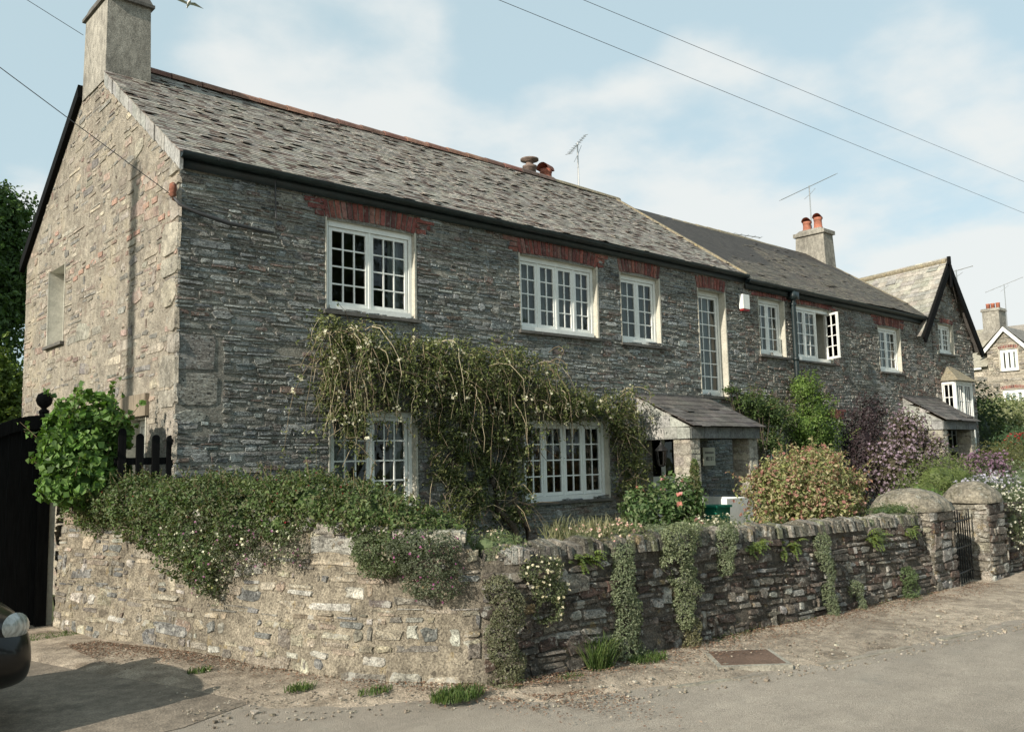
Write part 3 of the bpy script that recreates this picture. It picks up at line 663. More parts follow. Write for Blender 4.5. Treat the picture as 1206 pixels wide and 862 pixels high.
# gutter, fascia, downpipe
def gutter(parent, x0, x1, y, z0, z1, r=.062):
    g = MB(); n = 8; K = int((x1 - x0) / .5) + 2; vs = []
    for i in range(K):
        x_ = x0 + (x1 - x0) * i / (K - 1); zc = z0 + (z1 - z0) * i / (K - 1)
        for k in range(n + 1): t = math.pi * k / n; vs.append((x_, y + math.cos(t) * r, zc - math.sin(t) * r))
    m1 = n + 1; g.add(vs, [[i * m1 + k, i * m1 + k + 1, (i + 1) * m1 + k + 1, (i + 1) * m1 + k] for i in range(K - 1) for k in range(n)] + [list(range(m1)), [(K - 1) * m1 + k for k in range(m1)]])
    box(g, x0 + .02, x1, y + r + .001, y + r + .022, min(z0, z1) - .13, max(z0, z1) + .02)
    return g.build('gutter', M['gutter'], parent, smooth=True)
gutter(house, -.03, XA, -.115, 4.875, 4.86); gutter(house, XA + .01, XB + .1, -.115, 4.79, 4.76)
dp = MB(); tube(dp, [(11.82, -.115, 4.74), (11.83, -.12, 4.62), (11.84, -.10, 4.5), (11.85, -.09, 3.3), (11.86, -.09, .4)], .048, 10)
for z_ in (4.45, 3.4, 2.2, 1.0): tube(dp, [(11.85, -.09, z_), (11.85, -.09, z_ + .07)], .062, 10)
box(dp, 11.74, 11.92, -.19, -.03, 4.58, 4.72); dp.build('downpipe', M['gutter'], house, smooth=True)

# house, far half (same roofline, own windows)
wb = MB(); panel(wb, FAC, XA, XB, 0, 4.9, HB); panel(wb, Fr((0, .45, 0), (1, 0, 0), (0, -1, 0)), XA, XB, 0, 4.9, HB)
wb.build('rear_half_mortar', M['mortar_dark'], house)
sb_ = MB(); rubble(sb_, FAC.p, lambda v: (XA, XB), .25, 4.84, HB + lin(FH[4:7]) + [(12.7, 13.55, 2.3, 2.5)], (.03, .09), (.06, .22), .006, .017, PAL_B, .06, .03, .15)
sb_.build('brown_facade_stone', M['stone_dark'], house)
window(house, FAC, *FH[4], 2, 2, 4, setback=.10, curtain=[(0, 1)])
window(house, FAC, *FH[5], 3, 2, 4, setback=.06, curtain=[(0, .62)], open_leaf=2)
window(house, FAC, *FH[6], 2, 2, 4, curtain=[(0, 1)])
window(house, FAC, *FH[9], 2, 2, 4, curtain=[(0, 1)])
window(house, FAC, *FH[10], 2, 2, 4, curtain=[(0, 1)])
for h in (FH[4], FH[5], FH[6], FH[10]): lintel(house, FAC, h[0] - .02, h[1] + .04, h[3] + .01, h=.2, side=True)
# gable chimney
cm_ = MB()
def frust(mb, x0, x1, y0, y1, z0, z1, tx, ty, col=(.5, .5, .5)):
    mb.add([(x0, y0, z0), (x1, y0, z0), (x1, y1, z0), (x0, y1, z0), (x0 + tx, y0 + ty, z1), (x1 - tx, y0 + ty, z1), (x1 - tx, y1 - ty, z1), (x0 + tx, y1 - ty, z1)], BOXF, col)
frust(cm_, -.022, .545, 2.42, 3.36, 6.55, 7.66, .012, .02)

ch = cm_.build('chimney', M['render'], house)
c2 = MB(); frust(c2, -.045, .57, 2.39, 3.39, 7.66, 7.70, 0, 0); frust(c2, -.03, .555, 2.41, 3.37, 7.702, 7.84, .05, .06); c2.build('chimney_cap', M['slate_sill'], ch)
# far chimney with its hooded pots
def hooded_pot(parent, c, h=.34, r=.11, face=(-1, -.3)):
    p = MB(); col = vary((.34, .13, .085), .1)
    lathe(p, c, [(r * 1.15, 0), (r * 1.15, .05), (r, .06), (r * .92, h * .6), (r, h * .62), (r * 1.0, h * .8)], 14, col)
    f = Vector((face[0], face[1], 0)).normalized(); s = Vector((-f.y, f.x, 0)); vs = []
    for k in range(9):
        t = math.pi * k / 8
        for q in (-1.3, 1.0): vs.append(tuple(Vector(c) + f * (-q * r) + s * (math.cos(t) * r * 1.05) + Vector((0, 0, h * .75 + math.sin(t) * r * 1.1))))
    p.add(vs, [[2 * k, 2 * k + 2, 2 * k + 3, 2 * k + 1] for k in range(8)] + [[2 * k + 1 for k in range(9)]], col)
    return p.build('chimney_pot', M['clay'], parent, smooth=True)
c3 = MB(); frust(c3, 17.95, 18.5, 2.42, 3.32, 6.2, 7.42, .03, .05); frust(c3, 17.93, 18.52, 2.42, 3.32, 7.42, 7.52, 0, 0); frust(c3, 17.98, 18.48, 2.48, 3.28, 7.52, 7.60, .06, .1)
fch = c3.build('far_chimney', M['render'], house); hooded_pot(fch, (18.2, 3.04, 7.58)); hooded_pot(fch, (18.2, 2.72, 7.58), .40)
c4 = MB(); frust(c4, 8.2, 9.3, 3.5, 4.1, 6.0, 7.3, .03, .03); rch = c4.build('rear_chimney', M['render'], house)
hooded_pot(rch, (9.12, 3.8, 7.3), .40, .13)
p_ = MB(); lathe(p_, (8.66, 3.8, 7.3), [(.14, 0), (.13, .25), (.15, .26), (.15, .30), (.08, .31), (.08, .40), (.19, .42), (.19, .45), (.02, .48)], 14, (.16, .12, .10)); p_.build('chimney_pot', M['clay'], rch, smooth=True)
# alarm box and corner bracket with service wire
ab = MB(); fbox(ab, FAC, 10.12, 10.32, .03, .12, 4.24, 4.50); alarm = tag(ab.build('alarm_box', M['white'], origin=(10.2, 0, 4.24)), 'small white burglar alarm box on the wall right of the tall window', 'alarm box')
ab = MB(); fbox(ab, FAC, 10.13, 10.31, .035, .115, 4.205, 4.239)
for o_ in (ab.build('red_base', M['redp'], alarm),): pass
ins = thing('cable_bracket', (0, -.02, 4.3), 'small brown insulator bracket and dark cable fixed at the top corner of the gable', 'cable bracket')
a = MB(); lathe(a, (-.07, -.02, 4.40), [(.02, 0), (.035, .02), (.03, .06), (.04, .08), (.035, .14), (.01, .16)], 10, (.2, .08, .05)); tube(a, [(-.0, .0, 4.36), (-.07, -.02, 4.38), (-.07, -.02, 4.41)], .01, 6, (.1, .05, .03)); a.build('insulator', M['clay'], ins, smooth=True)
a = MB(); tube(a, [(-.06, -.03, 4.40), (-.02, -.06, 4.33), (.15, -.075, 4.27), (.5, -.085, 4.21), (.95, -.07, 4.19), (1.05, -.04, 4.20)], [.014, .016, .02, .024, .018, .01], 7); a.build('cable_run', M['cable'], ins, smooth=True)
a = MB(); tube(a, [(1.06, -.05, 4.80), (1.06, -.06, 4.6), (1.07, -.055, 4.36)], .009, 6); a.build('stay', M['cable'], ins)

# ------------------------------------------------------------------ cross gabled house
gh = thing('gabled_house', (19.1, 0, .4), 'small gabled stone house end with black bargeboards adjoining the far end of the long house', 'house')
X0, X1, XC, ZE, ZA = 17.6, 20.62, 19.11, 4.35, 6.2
gw = MB()
def gtop2(x): return ZE + (ZA - ZE) * (1 - abs(x - XC) / (X1 - XC)) if x <= X1 else ZE
xs = sorted({XB, X1, XC, *[h for q in HC for h in q[:2]], 19.8})
FY = -.02
for a, b in zip(xs, xs[1:]):
    mid = (a + b) / 2; z = 0
    for h in sorted([q for q in HC if q[0] < mid < q[1]], key=lambda q: q[2]):
        gw.add([(a, FY, z), (b, FY, z), (b, FY, h[2]), (a, FY, h[2])], [[0, 1, 2, 3]]); z = h[3]
    gw.add([(a, FY, z), (b, FY, z), (b, FY, gtop2(b)), (a, FY, gtop2(a))], [[0, 1, 2, 3]])
gw.add([(X1, FY, 0), (X1, 7, 0), (X1, 7, ZE), (X1, FY, ZE)], [[0, 1, 2, 3]]); gw.add([(X0, .5, 4.3), (X0, 7, 4.3), (X0, 7, 5), (X0, .5, 5)], [[0, 1, 2, 3]])
gw.build('wall_mortar', M['mortar_dark'], gh)
F2 = Fr((0, FY, 0), (1, 0, 0), (0, -1, 0))
def sp2(v):
    if v < ZE: return (XB, X1)
    k = 1 - (v - ZE) / (ZA - ZE)
    return (max(XB if v < 4.85 else XC - (X1 - XC) * k, XC - (X1 - XC) * k), XC + (X1 - XC) * k) if k > .05 else None
sg = MB(); rubble(sg, F2.p, sp2, .3, 6.1, HC + [(GW[0] - .03, GW[1] + .03, GW[3], GW[3] + .15)], (.05, .11), (.08, .26), .006, .018, PAL_B, .05, .03, .15); sg.build('wall_stone', M['stone_dark'], gh)
window(gh, F2, *GW, 2, 2, 4, setback=.09, curtain=[(0, 1)])
window(gh, F2, *BAY, 2, 3, 4, setback=-.32, curtain=[(0, .9)], name='bay_window', reveal=False)
window(gh, Fr((BAY[0], FY, 0), (0, 1, 0), (-1, 0, 0)), -.31, -.01, BAY[2], BAY[3], 1, 2, 5, setback=.0, curtain=None, frame=.025, stile=.02, name='bay_side_window', reveal=False)
lintel(gh, F2, GW[0] - .02, GW[1] + .02, GW[3] + .01, h=.12, side=False)
bs = MB()
box(bs, BAY[1] - .06, BAY[1], -.30, .0, 1.6, 3.3); bs.build('bay_cheek', M['white'], gh)
bs = MB(); bs.add([(BAY[0] - .08, -.46, 3.30), (BAY[1] + .08, -.46, 3.30), (BAY[1] + .08, .0, 3.30), (BAY[0] - .08, 0, 3.30), (BAY[0] + .35, -.05, 3.68), (BAY[1] - .35, -.05, 3.68), (BAY[1] - .35, 0, 3.68), (BAY[0] + .35, 0, 3.68)], BOXF)
bs.build('bay_roof', M['lichen_mortar'], gh)
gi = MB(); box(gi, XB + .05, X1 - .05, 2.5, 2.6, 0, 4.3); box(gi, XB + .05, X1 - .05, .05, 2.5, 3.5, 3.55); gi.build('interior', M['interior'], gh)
RE = Vector((20.6, 2.9, 6.25)) - Vector((XC, 0, 6.2)); RE = Vector((1.35, 5.0, .05))
gr = MB()
A = Vector((XC, -.15, ZA + .08)); B_ = A + RE
Lf = Vector((X0 - .25, -.15, ZE - .05)); Lb = Lf + RE; Rf = Vector((X1 + .25, -.15, ZE - .2)); Rb2 = Rf + RE
gr.add([tuple(A), tuple(B_), tuple(Lb), tuple(Lf)], [[0, 1, 2, 3]], (.12, .11, .1)); gr.add([tuple(A), tuple(B_), tuple(Rb2), tuple(Rf)], [[0, 1, 2, 3]], (.12, .11, .1))
groof = gr.build('roof', M['slate_dark'], gh)
gsl = MB(); SU = (A - Lf); sll = SU.length; RU = RE.normalized(); NN = RU.cross(SU).normalized(); NN = NN if NN.z > 0 else -NN
slates(gsl, Lf + NN * .02, RU, SU, NN, lambda t: 0.0, lambda t: RE.length, sll, .26, .17, [(.30, .28, .24), (.26, .25, .22), (.34, .32, .27)], .01, .012, .08)
gsl.build('roof_slate', M['slate'], groof)
bd = MB()
for (e, s) in ((Lf, 1), (Rf, 1)):
    d = (A - e).normalized(); nrm = Vector((0, -1, 0)); w_ = d.cross(nrm).normalized(); w_ = -w_ if w_.z > 0 else w_
    e2 = e - d * .05
    vs = [e2, A + Vector((0, 0, .04)), A + w_ * .17 + Vector((0, 0, .02)), e2 + w_ * .17]
    bd.add([tuple(v + nrm * .02) for v in vs] + [tuple(v + nrm * .07) for v in vs], BOXF)
box(bd, XC - .035, XC + .035, -.24, -.17, ZA - .55, ZA + .22)
bd.build('bargeboard', M['black_wood'], groof)
rr_ = MB(); tube(rr_, [A + Vector((0, 0, .03)), B_ + Vector((0, 0, .03))], .07, 8); rr_.build('ridge_tile', M['lichen_mortar'], groof)

# ------------------------------------------------------------------ porches
def porch(x0, x1, yf, ztop, zeave, zund, label, posts=True):
    t = thing('slate_porch', ((x0 + x1) / 2, yf, gg(x0)), label, 'porch')
    O = Vector((0, yf - .08, zeave)); S = Vector((0, -yf + .08, ztop - zeave)); sl = S.length; S.normalize(); N_ = Vector((0, -S.z, S.y))
    r = MB(); slates(r, O, (1, 0, 0), S, N_, lambda q: x0 - .06, lambda q: x1 + .06, sl - .04, .24, .17, [(.10, .092, .085), (.12, .11, .10), (.085, .078, .074)], .008, .008, .03)
    fbox(r, FAC, x0 - .06, x1 + .06, .0, .05, ztop - .02, ztop + .03, (.1, .095, .09))
    r.build('porch_roof', M['slate_dark'], t)
    u = MB(); u.add([(x0, 0, ztop - .03), (x1, 0, ztop - .03), (x1, yf, zeave - .03), (x0, yf, zeave - .03)], [[0, 1, 2, 3]]); box(u, x0 + .03, x1 - .03, yf + .03, yf + .10, zund, zeave - .05); u.build('porch_frame', M['grey_wood'], t)
    # slate hung cheeks and front band
    c = MB()
    for sx, xx in ((-1, x0), (1, x1)):
        rows_n = 4; H = ztop - zund
        for k in range(rows_n):
            za = zund + (H) * k / rows_n; zb = zund + H * (k + 1) / rows_n - .004
            y = yf + .01 + (.09 if k % 2 else 0)
            y = yf
            off = .0
            cuts = [yf] + [yf + .12 * (k % 2) + .24 * q for q in range(1, 8)]
            for a, b in zip(cuts, cuts[1:]):
                b = min(b, 0); 
                if a >= 0: break
                zl = lambda y_: zeave - .01 + (ztop - zeave) * (y_ - yf) / (-yf)
                ta, tb = min(zb, zl(a) - .01), min(zb, zl(b - .004) - .01)
                if tb <= za + .01: continue
                ta = max(ta, za + .001)
                f = rnd.uniform(.012, .02); col = vary((.28, .28, .255), .12) if sx < 0 else vary((.18, .17, .16), .1)  # lit left cheek coloured paler, shaded right cheek darker
                xo, xi = xx + sx * f, xx
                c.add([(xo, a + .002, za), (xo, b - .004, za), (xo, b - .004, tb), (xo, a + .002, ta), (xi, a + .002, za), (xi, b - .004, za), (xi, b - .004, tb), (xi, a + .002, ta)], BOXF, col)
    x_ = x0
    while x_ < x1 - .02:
        b = min(x_ + .33, x1); f = rnd.uniform(.012, .018); fbox(c, FAC, x_ + .003, b - .003, -yf, -yf + f, zund, zeave - .012, vary((.15, .15, .145), .1)); x_ = b  # front band toned down, its shade painted into the colour
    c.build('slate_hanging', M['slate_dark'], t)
    for xa in (x0 + .02, x1 - .26):
        p = MB(); core_ = MB(); z0 = gg(x0) - .02
        box(p, xa + .001, xa + .239, yf + .031, yf + .339, z0, zund, (.34, .31, .26))
        for (Ff, ua, ub) in ((Fr((xa, yf + .03, 0), (1, 0, 0), (0, -1, 0)), 0, .24), (Fr((xa, yf + .03, 0), (0, 1, 0), (-1, 0, 0)), 0, .31), (Fr((xa + .24, yf + .03, 0), (0, 1, 0), (1, 0, 0)), 0, .31)):
            z = z0
            while z < zund - .03:
                h = min(rnd.uniform(.07, .2), zund - z - .004)
                sp = [ua, ub] if rnd.random() < .5 else [ua, ua + (ub - ua) * rnd.uniform(.35, .65), ub]
                for a, b in zip(sp, sp[1:]): stone(p, Ff.p, a + .003, b - .003, z + .003, z + h - .003, .004, vary(rnd.choice([(.42, .39, .31), (.38, .35, .29), (.46, .43, .35)]), .08), .03)
                z += h
        p.build('post', M['stone_gable'], t)
    return t
porch(7.22, 9.02, -1.0, 2.60, 2.07, 1.89, 'open slate roofed porch on stone posts over the white front door')
porch(16.45, 18.25, -.85, 2.87, 2.3, 2.10, 'far slate roofed porch on stone posts beside the purple flowering shrub')
sg_ = thing('house_sign', (9.0, -.05, 1.45), 'small square cream name plate on the dark wall inside the near porch', 'sign')
a = MB(); fbox(a, FAC, 8.80, 9.13, .045, .06, 1.47, 1.77); a.build('plate', M['signboard'], sg_)
a = MB(); x_ = 8.85
while x_ < 9.08: fbox(a, FAC, x_, x_ + .012, .0605, .062, 1.665, 1.70); x_ += .019
x_ = 8.87
while x_ < 9.07: fbox(a, FAC, x_, x_ + .009, .0605, .062, 1.55, 1.62); fbox(a, FAC, x_, x_ + .022, .0605, .062, 1.55 if rnd.random() < .5 else 1.61, 1.56 if rnd.random() < .5 else 1.62); x_ += .033
a.build('lettering', M['ink'], sg_)
ln = thing('porch_lantern', (7.30, -.62, 1.55), 'black lantern hanging at the left side of the near porch', 'lantern')
a = MB(); tube(a, [(7.15, -.5, 1.92), (7.15, -.5, 1.84)], .008, 6); lathe(a, (7.15, -.5, 1.48), [(.03, 0), (.055, .02), (.06, .03)], 6); lathe(a, (7.15, -.5, 1.72), [(.115, 0), (.10, .02), (.03, .09), (.02, .12), (.01, .13)], 6)
for k in range(6): t_ = math.pi * k / 3; tube(a, [(7.15 + .055 * math.cos(t_), -.5 + .055 * math.sin(t_), 1.5), (7.15 + .09 * math.cos(t_), -.5 + .09 * math.sin(t_), 1.73)], .006, 4)
a.build('lantern_frame', M['iron'], ln); a = MB(); lathe(a, (7.15, -.5, 1.5), [(.05, 0), (.083, .22)], 6); a.build('lantern_glass', M['carglass'], ln)
wl_ = MB(); box(wl_, 7.50, 8.15, -1.38, -1.28, .3, 1.0); box(wl_, 8.08, 8.15, -1.279, -.5, .3, 1.0)
tag(wl_.build('porch_screen_wall', M['white'], origin=(7.9, -1.3, .3)), 'low white rendered wall in front of the near porch', 'wall')
bn_ = thing('recycling_box', (6.7, -1.5, .4), 'dark green plastic box against the low white wall', 'box')
a = MB(); frust(a, 6.57, 6.84, -1.85, -1.58, .5, .93, -.02, -.02); a.build('box_body', M['plastic_green'], bn_); a = MB(); frust(a, 6.53, 6.88, -1.89, -1.55, .93, .96, 0, 0); a.build('lid', M['plastic_green'], bn_)

# dining furniture behind the ground floor window
def chair(x, y, rz, label):
    t = thing('dining_chair', (x, y, .38), label, 'chair', 'dining chairs inside the lower window'); t.rotation_euler[2] = rz
    def b(mb, *q): box(mb, q[0] + x, q[1] + x, q[2] + y, q[3] + y, q[4] + .38, q[5] + .38)
    s = MB(); b(s, -.22, .22, -.22, .22, .43, .47); s.build('seat', M['darkwood'], t)
    for (a, c) in ((-1, -1), (1, -1), (-1, 1), (1, 1)):
        l = MB(); b(l, a * .2 - .018, a * .2 + .018, c * .2 - .018, c * .2 + .018, 0, .95 if c < 0 else .43); l.build('leg', M['darkwood'], t)
    k = MB(); tube(k, [(x - .2, y - .2, .38 + .55), (x + .2, y - .2, .38 + .93)], .02, 6); tube(k, [(x + .2, y - .19, .38 + .55), (x - .2, y - .19, .38 + .93)], .02, 6); b(k, -.2, .2, -.215, -.185, .90, .96)
    k.build('backrest', M['darkwood'], t)
chair(5.55, .95, .1, 'dark wooden dining chair with crossed back left behind the lower window')
chair(6.15, 1.05, -.25, 'dark wooden dining chair with crossed back right behind the lower window')
a = MB(); lathe(a, (5.85, 1.7, .38), [(.62, .1), (.60, .4), (.55, .72), (.55, .75), (.1, .76)], 28)
tag(a.build('dining_table', M['cloth'], origin=(5.85, 1.7, .38)), 'round table under a long cream cloth inside the lower window', 'table')

# ------------------------------------------------------------------ boundary wall
WP = [(-.80, 1.05), (-.74, .6), (-.62, -.1), (-.42, -1.0), (-.19, -2.1), (.02, -2.95), (.28, -3.55), (.58, -3.95), (.95, -4.12), (1.6, -4.13), (3, -4.14), (5, -4.15), (7.7, -4.15)]
cum = [0]
for (a, b), (c, d) in zip(WP, WP[1:]): cum.append(cum[-1] + math.hypot(c - a, d - b))
WL = cum[-1]
def wpt(u):
    u = max(0, min(u, WL - 1e-6))
    for i in range(len(cum) - 1):
        if cum[i] <= u <= cum[i + 1]:
            k = (u - cum[i]) / (cum[i + 1] - cum[i]); a = Vector((*WP[i], 0)); b = Vector((*WP[i + 1], 0)); d = (b - a).normalized()
            # smooth tangent
            pa = Vector((*WP[max(i - 1, 0)], 0)); pn = Vector((*WP[min(i + 2, len(WP) - 1)], 0))
            d0 = (b - pa).normalized(); d1 = (pn - a).normalized(); d = (d0 * (1 - k) + d1 * k).normalized()
            return a.lerp(b, k), d
def WPf(u, n, v):
    p, d = wpt(u); N_ = Vector((d.y, -d.x, 0)); x = p.x
    n2 = n - .07 * max(0, v) + .02 * math.sin(u * 2.1 + v * 3) + .012 * math.sin(u * 6.3 - v * 5)
    q = p + N_ * n2; return Vector((q.x, q.y, gz(q.x) + v))
UC = cum[7] + .1                                   # lit length ends, shade painted into the colour beyond; upright slate coping starts
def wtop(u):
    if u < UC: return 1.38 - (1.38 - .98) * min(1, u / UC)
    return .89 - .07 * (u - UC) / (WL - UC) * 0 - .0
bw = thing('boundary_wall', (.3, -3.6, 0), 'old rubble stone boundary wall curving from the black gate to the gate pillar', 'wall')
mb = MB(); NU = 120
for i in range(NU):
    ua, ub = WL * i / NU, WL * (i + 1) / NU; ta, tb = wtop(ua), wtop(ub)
    kb = min(1, max(0, (ua - UC + .3) / .6)); col = tuple(a * (1 - kb) + b * kb for a, b in zip((.36, .315, .24), (.15, .13, .105)))  # mortar colour fades darker here to paint in the shaded length
    NV = 8; vs = []
    for j in range(NV + 1): vs += [tuple(WPf(ua, 0, -.1 + (ta + .1) * j / NV)), tuple(WPf(ub, 0, -.1 + (tb + .1) * j / NV))]
    vs += [tuple(WPf(ua, -.36, ta)), tuple(WPf(ub, -.36, tb)), tuple(WPf(ua, -.42, -.1)), tuple(WPf(ub, -.42, -.1))]
    mb.add(vs, [[2 * j, 2 * j + 1, 2 * j + 3, 2 * j + 2] for j in range(NV + 2)], col)
fa = [tuple(WPf(0, n, v)) for n, v in ((0, -.1), (-.42, -.1), (-.42, 1.38), (0, 1.38))]; mb.add(fa, [[0, 1, 2, 3]], (.30, .26, .2))
mb.build('wall_core', M['mortar_wall'], bw, smooth=False)
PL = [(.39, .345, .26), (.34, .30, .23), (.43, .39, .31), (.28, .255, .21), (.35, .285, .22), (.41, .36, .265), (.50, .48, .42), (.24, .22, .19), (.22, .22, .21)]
PD = [(.13, .11, .09), (.16, .135, .11), (.10, .088, .075), (.20, .17, .14), (.12, .085, .068), (.24, .22, .185), (.34, .33, .30)]  # dark set with shade painted in, for faces turned from the sun
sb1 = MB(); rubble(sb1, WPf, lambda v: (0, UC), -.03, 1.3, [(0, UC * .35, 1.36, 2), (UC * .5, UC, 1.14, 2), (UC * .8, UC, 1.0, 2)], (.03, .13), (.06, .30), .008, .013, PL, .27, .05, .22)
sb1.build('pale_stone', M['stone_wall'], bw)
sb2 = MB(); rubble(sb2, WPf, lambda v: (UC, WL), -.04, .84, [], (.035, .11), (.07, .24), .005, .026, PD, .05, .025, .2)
sb2.build('shade_toned_stone', M['stone_wall'], bw)
# end face toward the gate
se = MB(); rubble(se, lambda u, n, v: Vector((-.80 + u * .95, 1.06 + n + u * .3, v)), lambda v: (0, .40), -.02, 1.36, [], (.1, .2), (.14, .3), .01, .02, PL, .05, .01); se.build('end_stone', M['stone_wall'], bw)
cp = MB(); u = UC + .0
while u < WL - .05:
    th = rnd.uniform(.02, .075); p, d = wpt(u); N_ = Vector((d.y, -d.x, 0)); lean = .18 + .12 * math.sin(u * 1.7) + rnd.uniform(-.07, .07); h = rnd.uniform(.10, .155); z0 = gz(p.x) + wtop(max(u, UC + .01)) - .03
    if u < UC: z0 += .06
    fr_, bk = rnd.uniform(-.01, .045), rnd.uniform(-.40, -.34); tp = d * (lean * h)
    f0, b0 = p + N_ * (fr_ - .06), p + N_ * bk
    vs = []
    for (q, zz2, off) in ((f0, 0, 0), (b0, 0, 0), (b0, h * rnd.uniform(.6, .8), 1), (f0 * .5 + b0 * .5, h * rnd.uniform(.98, 1.1), 1), (f0 - N_ * .03, h * rnd.uniform(.72, .95), 1)):
        vs.append(q + Vector((0, 0, z0 + zz2)) + tp * off)
    A2 = [tuple(v) for v in vs]; B2 = [tuple(v + d * th * rnd.uniform(.9, 1.05)) for v in vs]
    cp.add(A2 + B2, [[0, 1, 2, 3, 4], [9, 8, 7, 6, 5]] + [[i, (i + 1) % 5, 5 + (i + 1) % 5, 5 + i] for i in range(5)], vary(rnd.choice([(.24, .22, .18), (.19, .175, .14), (.27, .25, .21), (.15, .14, .11), (.17, .18, .11)]), .15)); u += th + .006
cp.build('coping_slab', M['stone_wall'], bw)
# loose capstones on the pale part
cp = MB(); u = UC * .55
while u < UC - .3:
    l = rnd.uniform(.18, .38); t_ = wtop(u); stone(cp, lambda a, n, b: WPf(a, n, b), u, u + l - .02, t_ - .02, t_ + rnd.uniform(.07, .13), .03, vary((.42, .40, .34), .12), .1)
    p0 = [WPf(u, .02, t_ + .02), WPf(u + l, .02, t_ + .02), WPf(u + l, -.4, t_ + .03), WPf(u, -.4, t_ + .03)]; cp.add([tuple(q) for q in p0] + [tuple(q + Vector((0, 0, .06))) for q in p0], BOXF, vary((.38, .36, .3), .1)); u += l
cp.build('capstone', M['stone_wall'], bw)

# gate pillars
def pillar(x0, x1, y0, y1, zt, zc, label, group):
    t = thing('gate_pillar', ((x0 + x1) / 2, (y0 + y1) / 2, gz(x0)), label, 'pillar', group)
    b = MB(); z0 = gz(x0) - .03
    box(b, x0 + .01, x1 - .01, y0 + .01, y1 - .01, z0, zt, (.2, .18, .14))
    for Ff, L_, pal in ((Fr((x0, y0, 0), (1, 0, 0), (0, -1, 0)), x1 - x0, PD), (Fr((x0, y0, 0), (0, 1, 0), (-1, 0, 0)), y1 - y0, [(.34, .31, .25), (.29, .26, .21), (.38, .35, .29), (.24, .22, .18)]), (Fr((x1, y0, 0), (0, 1, 0), (1, 0, 0)), y1 - y0, PD)):  # left face gets paler stone, its sunlight painted into the colour
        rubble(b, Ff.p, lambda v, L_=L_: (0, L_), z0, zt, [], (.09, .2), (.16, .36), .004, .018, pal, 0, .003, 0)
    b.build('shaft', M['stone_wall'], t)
    c = MB(); n = 20; ca, cb = (x0 + x1) / 2, (y0 + y1) / 2; ra, rb2 = (x1 - x0) / 2 + .05, (y1 - y0) / 2 + .05; vs = []
    prof = [(1, 0), (1.0, .12), (.93, .35), (.80, .62), (.58, .84), (.3, .97), (.02, 1)]
    H = zc - zt
    for (k, h) in prof:
        for q in range(n):
            a = 2 * math.pi * q / n; cx_, sx_ = math.cos(a), math.sin(a); e = 5 - 2.5 * h
            rr2 = 1 / ((abs(cx_) ** e + abs(sx_) ** e) ** (1 / e)); jj = rnd.uniform(.96, 1.03)
            vs.append((ca + cx_ * rr2 * ra * k * jj, cb + sx_ * rr2 * rb2 * k * jj, zt + H * h * rnd.uniform(.97, 1.02)))
    c.add(vs, [[i * n + q, i * n + (q + 1) % n, (i + 1) * n + (q + 1) % n, (i + 1) * n + q] for i in range(6) for q in range(n)], (.22, .20, .165))
    c.build('domed_cap', M['cap'], t, smooth=True)
    return t
M['cap'] = mat('mossy domed capstone', (.25, .225, .175), .95, [(3, I3, .3), (25, I3, .3)], [(7, .53, .60, (.09, .085, .05), .75), (14, .585, .63, (.45, .44, .38), .7), (26, .60, .64, (.04, .04, .03), .7)], [(7, (1, 1, 1), .08, 'v'), (24, I3, .03), (80, I3, .012)])
pillar(7.70, 8.36, -4.20, -3.40, .87, 1.15, 'near stone gate pillar with a domed cap at the end of the curved wall', 'gate pillars')
pillar(9.42, 9.98, -4.22, -3.62, .90, 1.19, 'far stone gate pillar with a domed cap, sunlit on its left face', 'gate pillars')
ig = thing('iron_gate', (9.3, -3.9, gz(9)), 'narrow black iron bar gate standing open between the two stone pillars', 'gate')
a = MB(); gF = Fr((8.40, -4.15, 0), (.99, .14, 0), (.14, -.99, 0))
for k in range(8): u_ = .05 + k * .115; tube(a, [gF.p(u_, 0, gz(9) + .06), gF.p(u_ + .005, 0, .80 + .05 * math.sin(k))], .009, 6)
a.build('bar', M['iron'], ig)
a = MB()
for z_ in (.04, .36, .70): tube(a, [gF.p(0, 0, z_), gF.p(.90, 0, z_)], .012, 6)
tube(a, [gF.p(0, 0, -.08), gF.p(0, 0, .92)], .016, 6); tube(a, [gF.p(.90, 0, .04), gF.p(0, 0, .70)], .010, 6); lathe(a, gF.p(0, 0, .92), [(.01, 0), (.028, .02), (.01, .05)], 8); a.build('rail', M['iron'], ig)
# wall beyond the far pillar
w2 = thing('road_wall', (12, -4.1, -.1), 'overgrown rubble wall running on beyond the far gate pillar', 'wall')
a = MB(); box(a, 9.99, 20, -4.1, -3.75, -.4, .78, (.14, .12, .10)); a.build('wall_core', M['mortar_wall'], w2)
a = MB(); rubble(a, Fr((0, -4.1, 0), (1, 0, 0), (0, -1, 0)).p, lambda v: (10.02, 14), -.25, .85, [], (.06, .15), (.1, .3), .006, .035, PD, .04, .01); a.build('wall_stone', M['stone_wall'], w2)

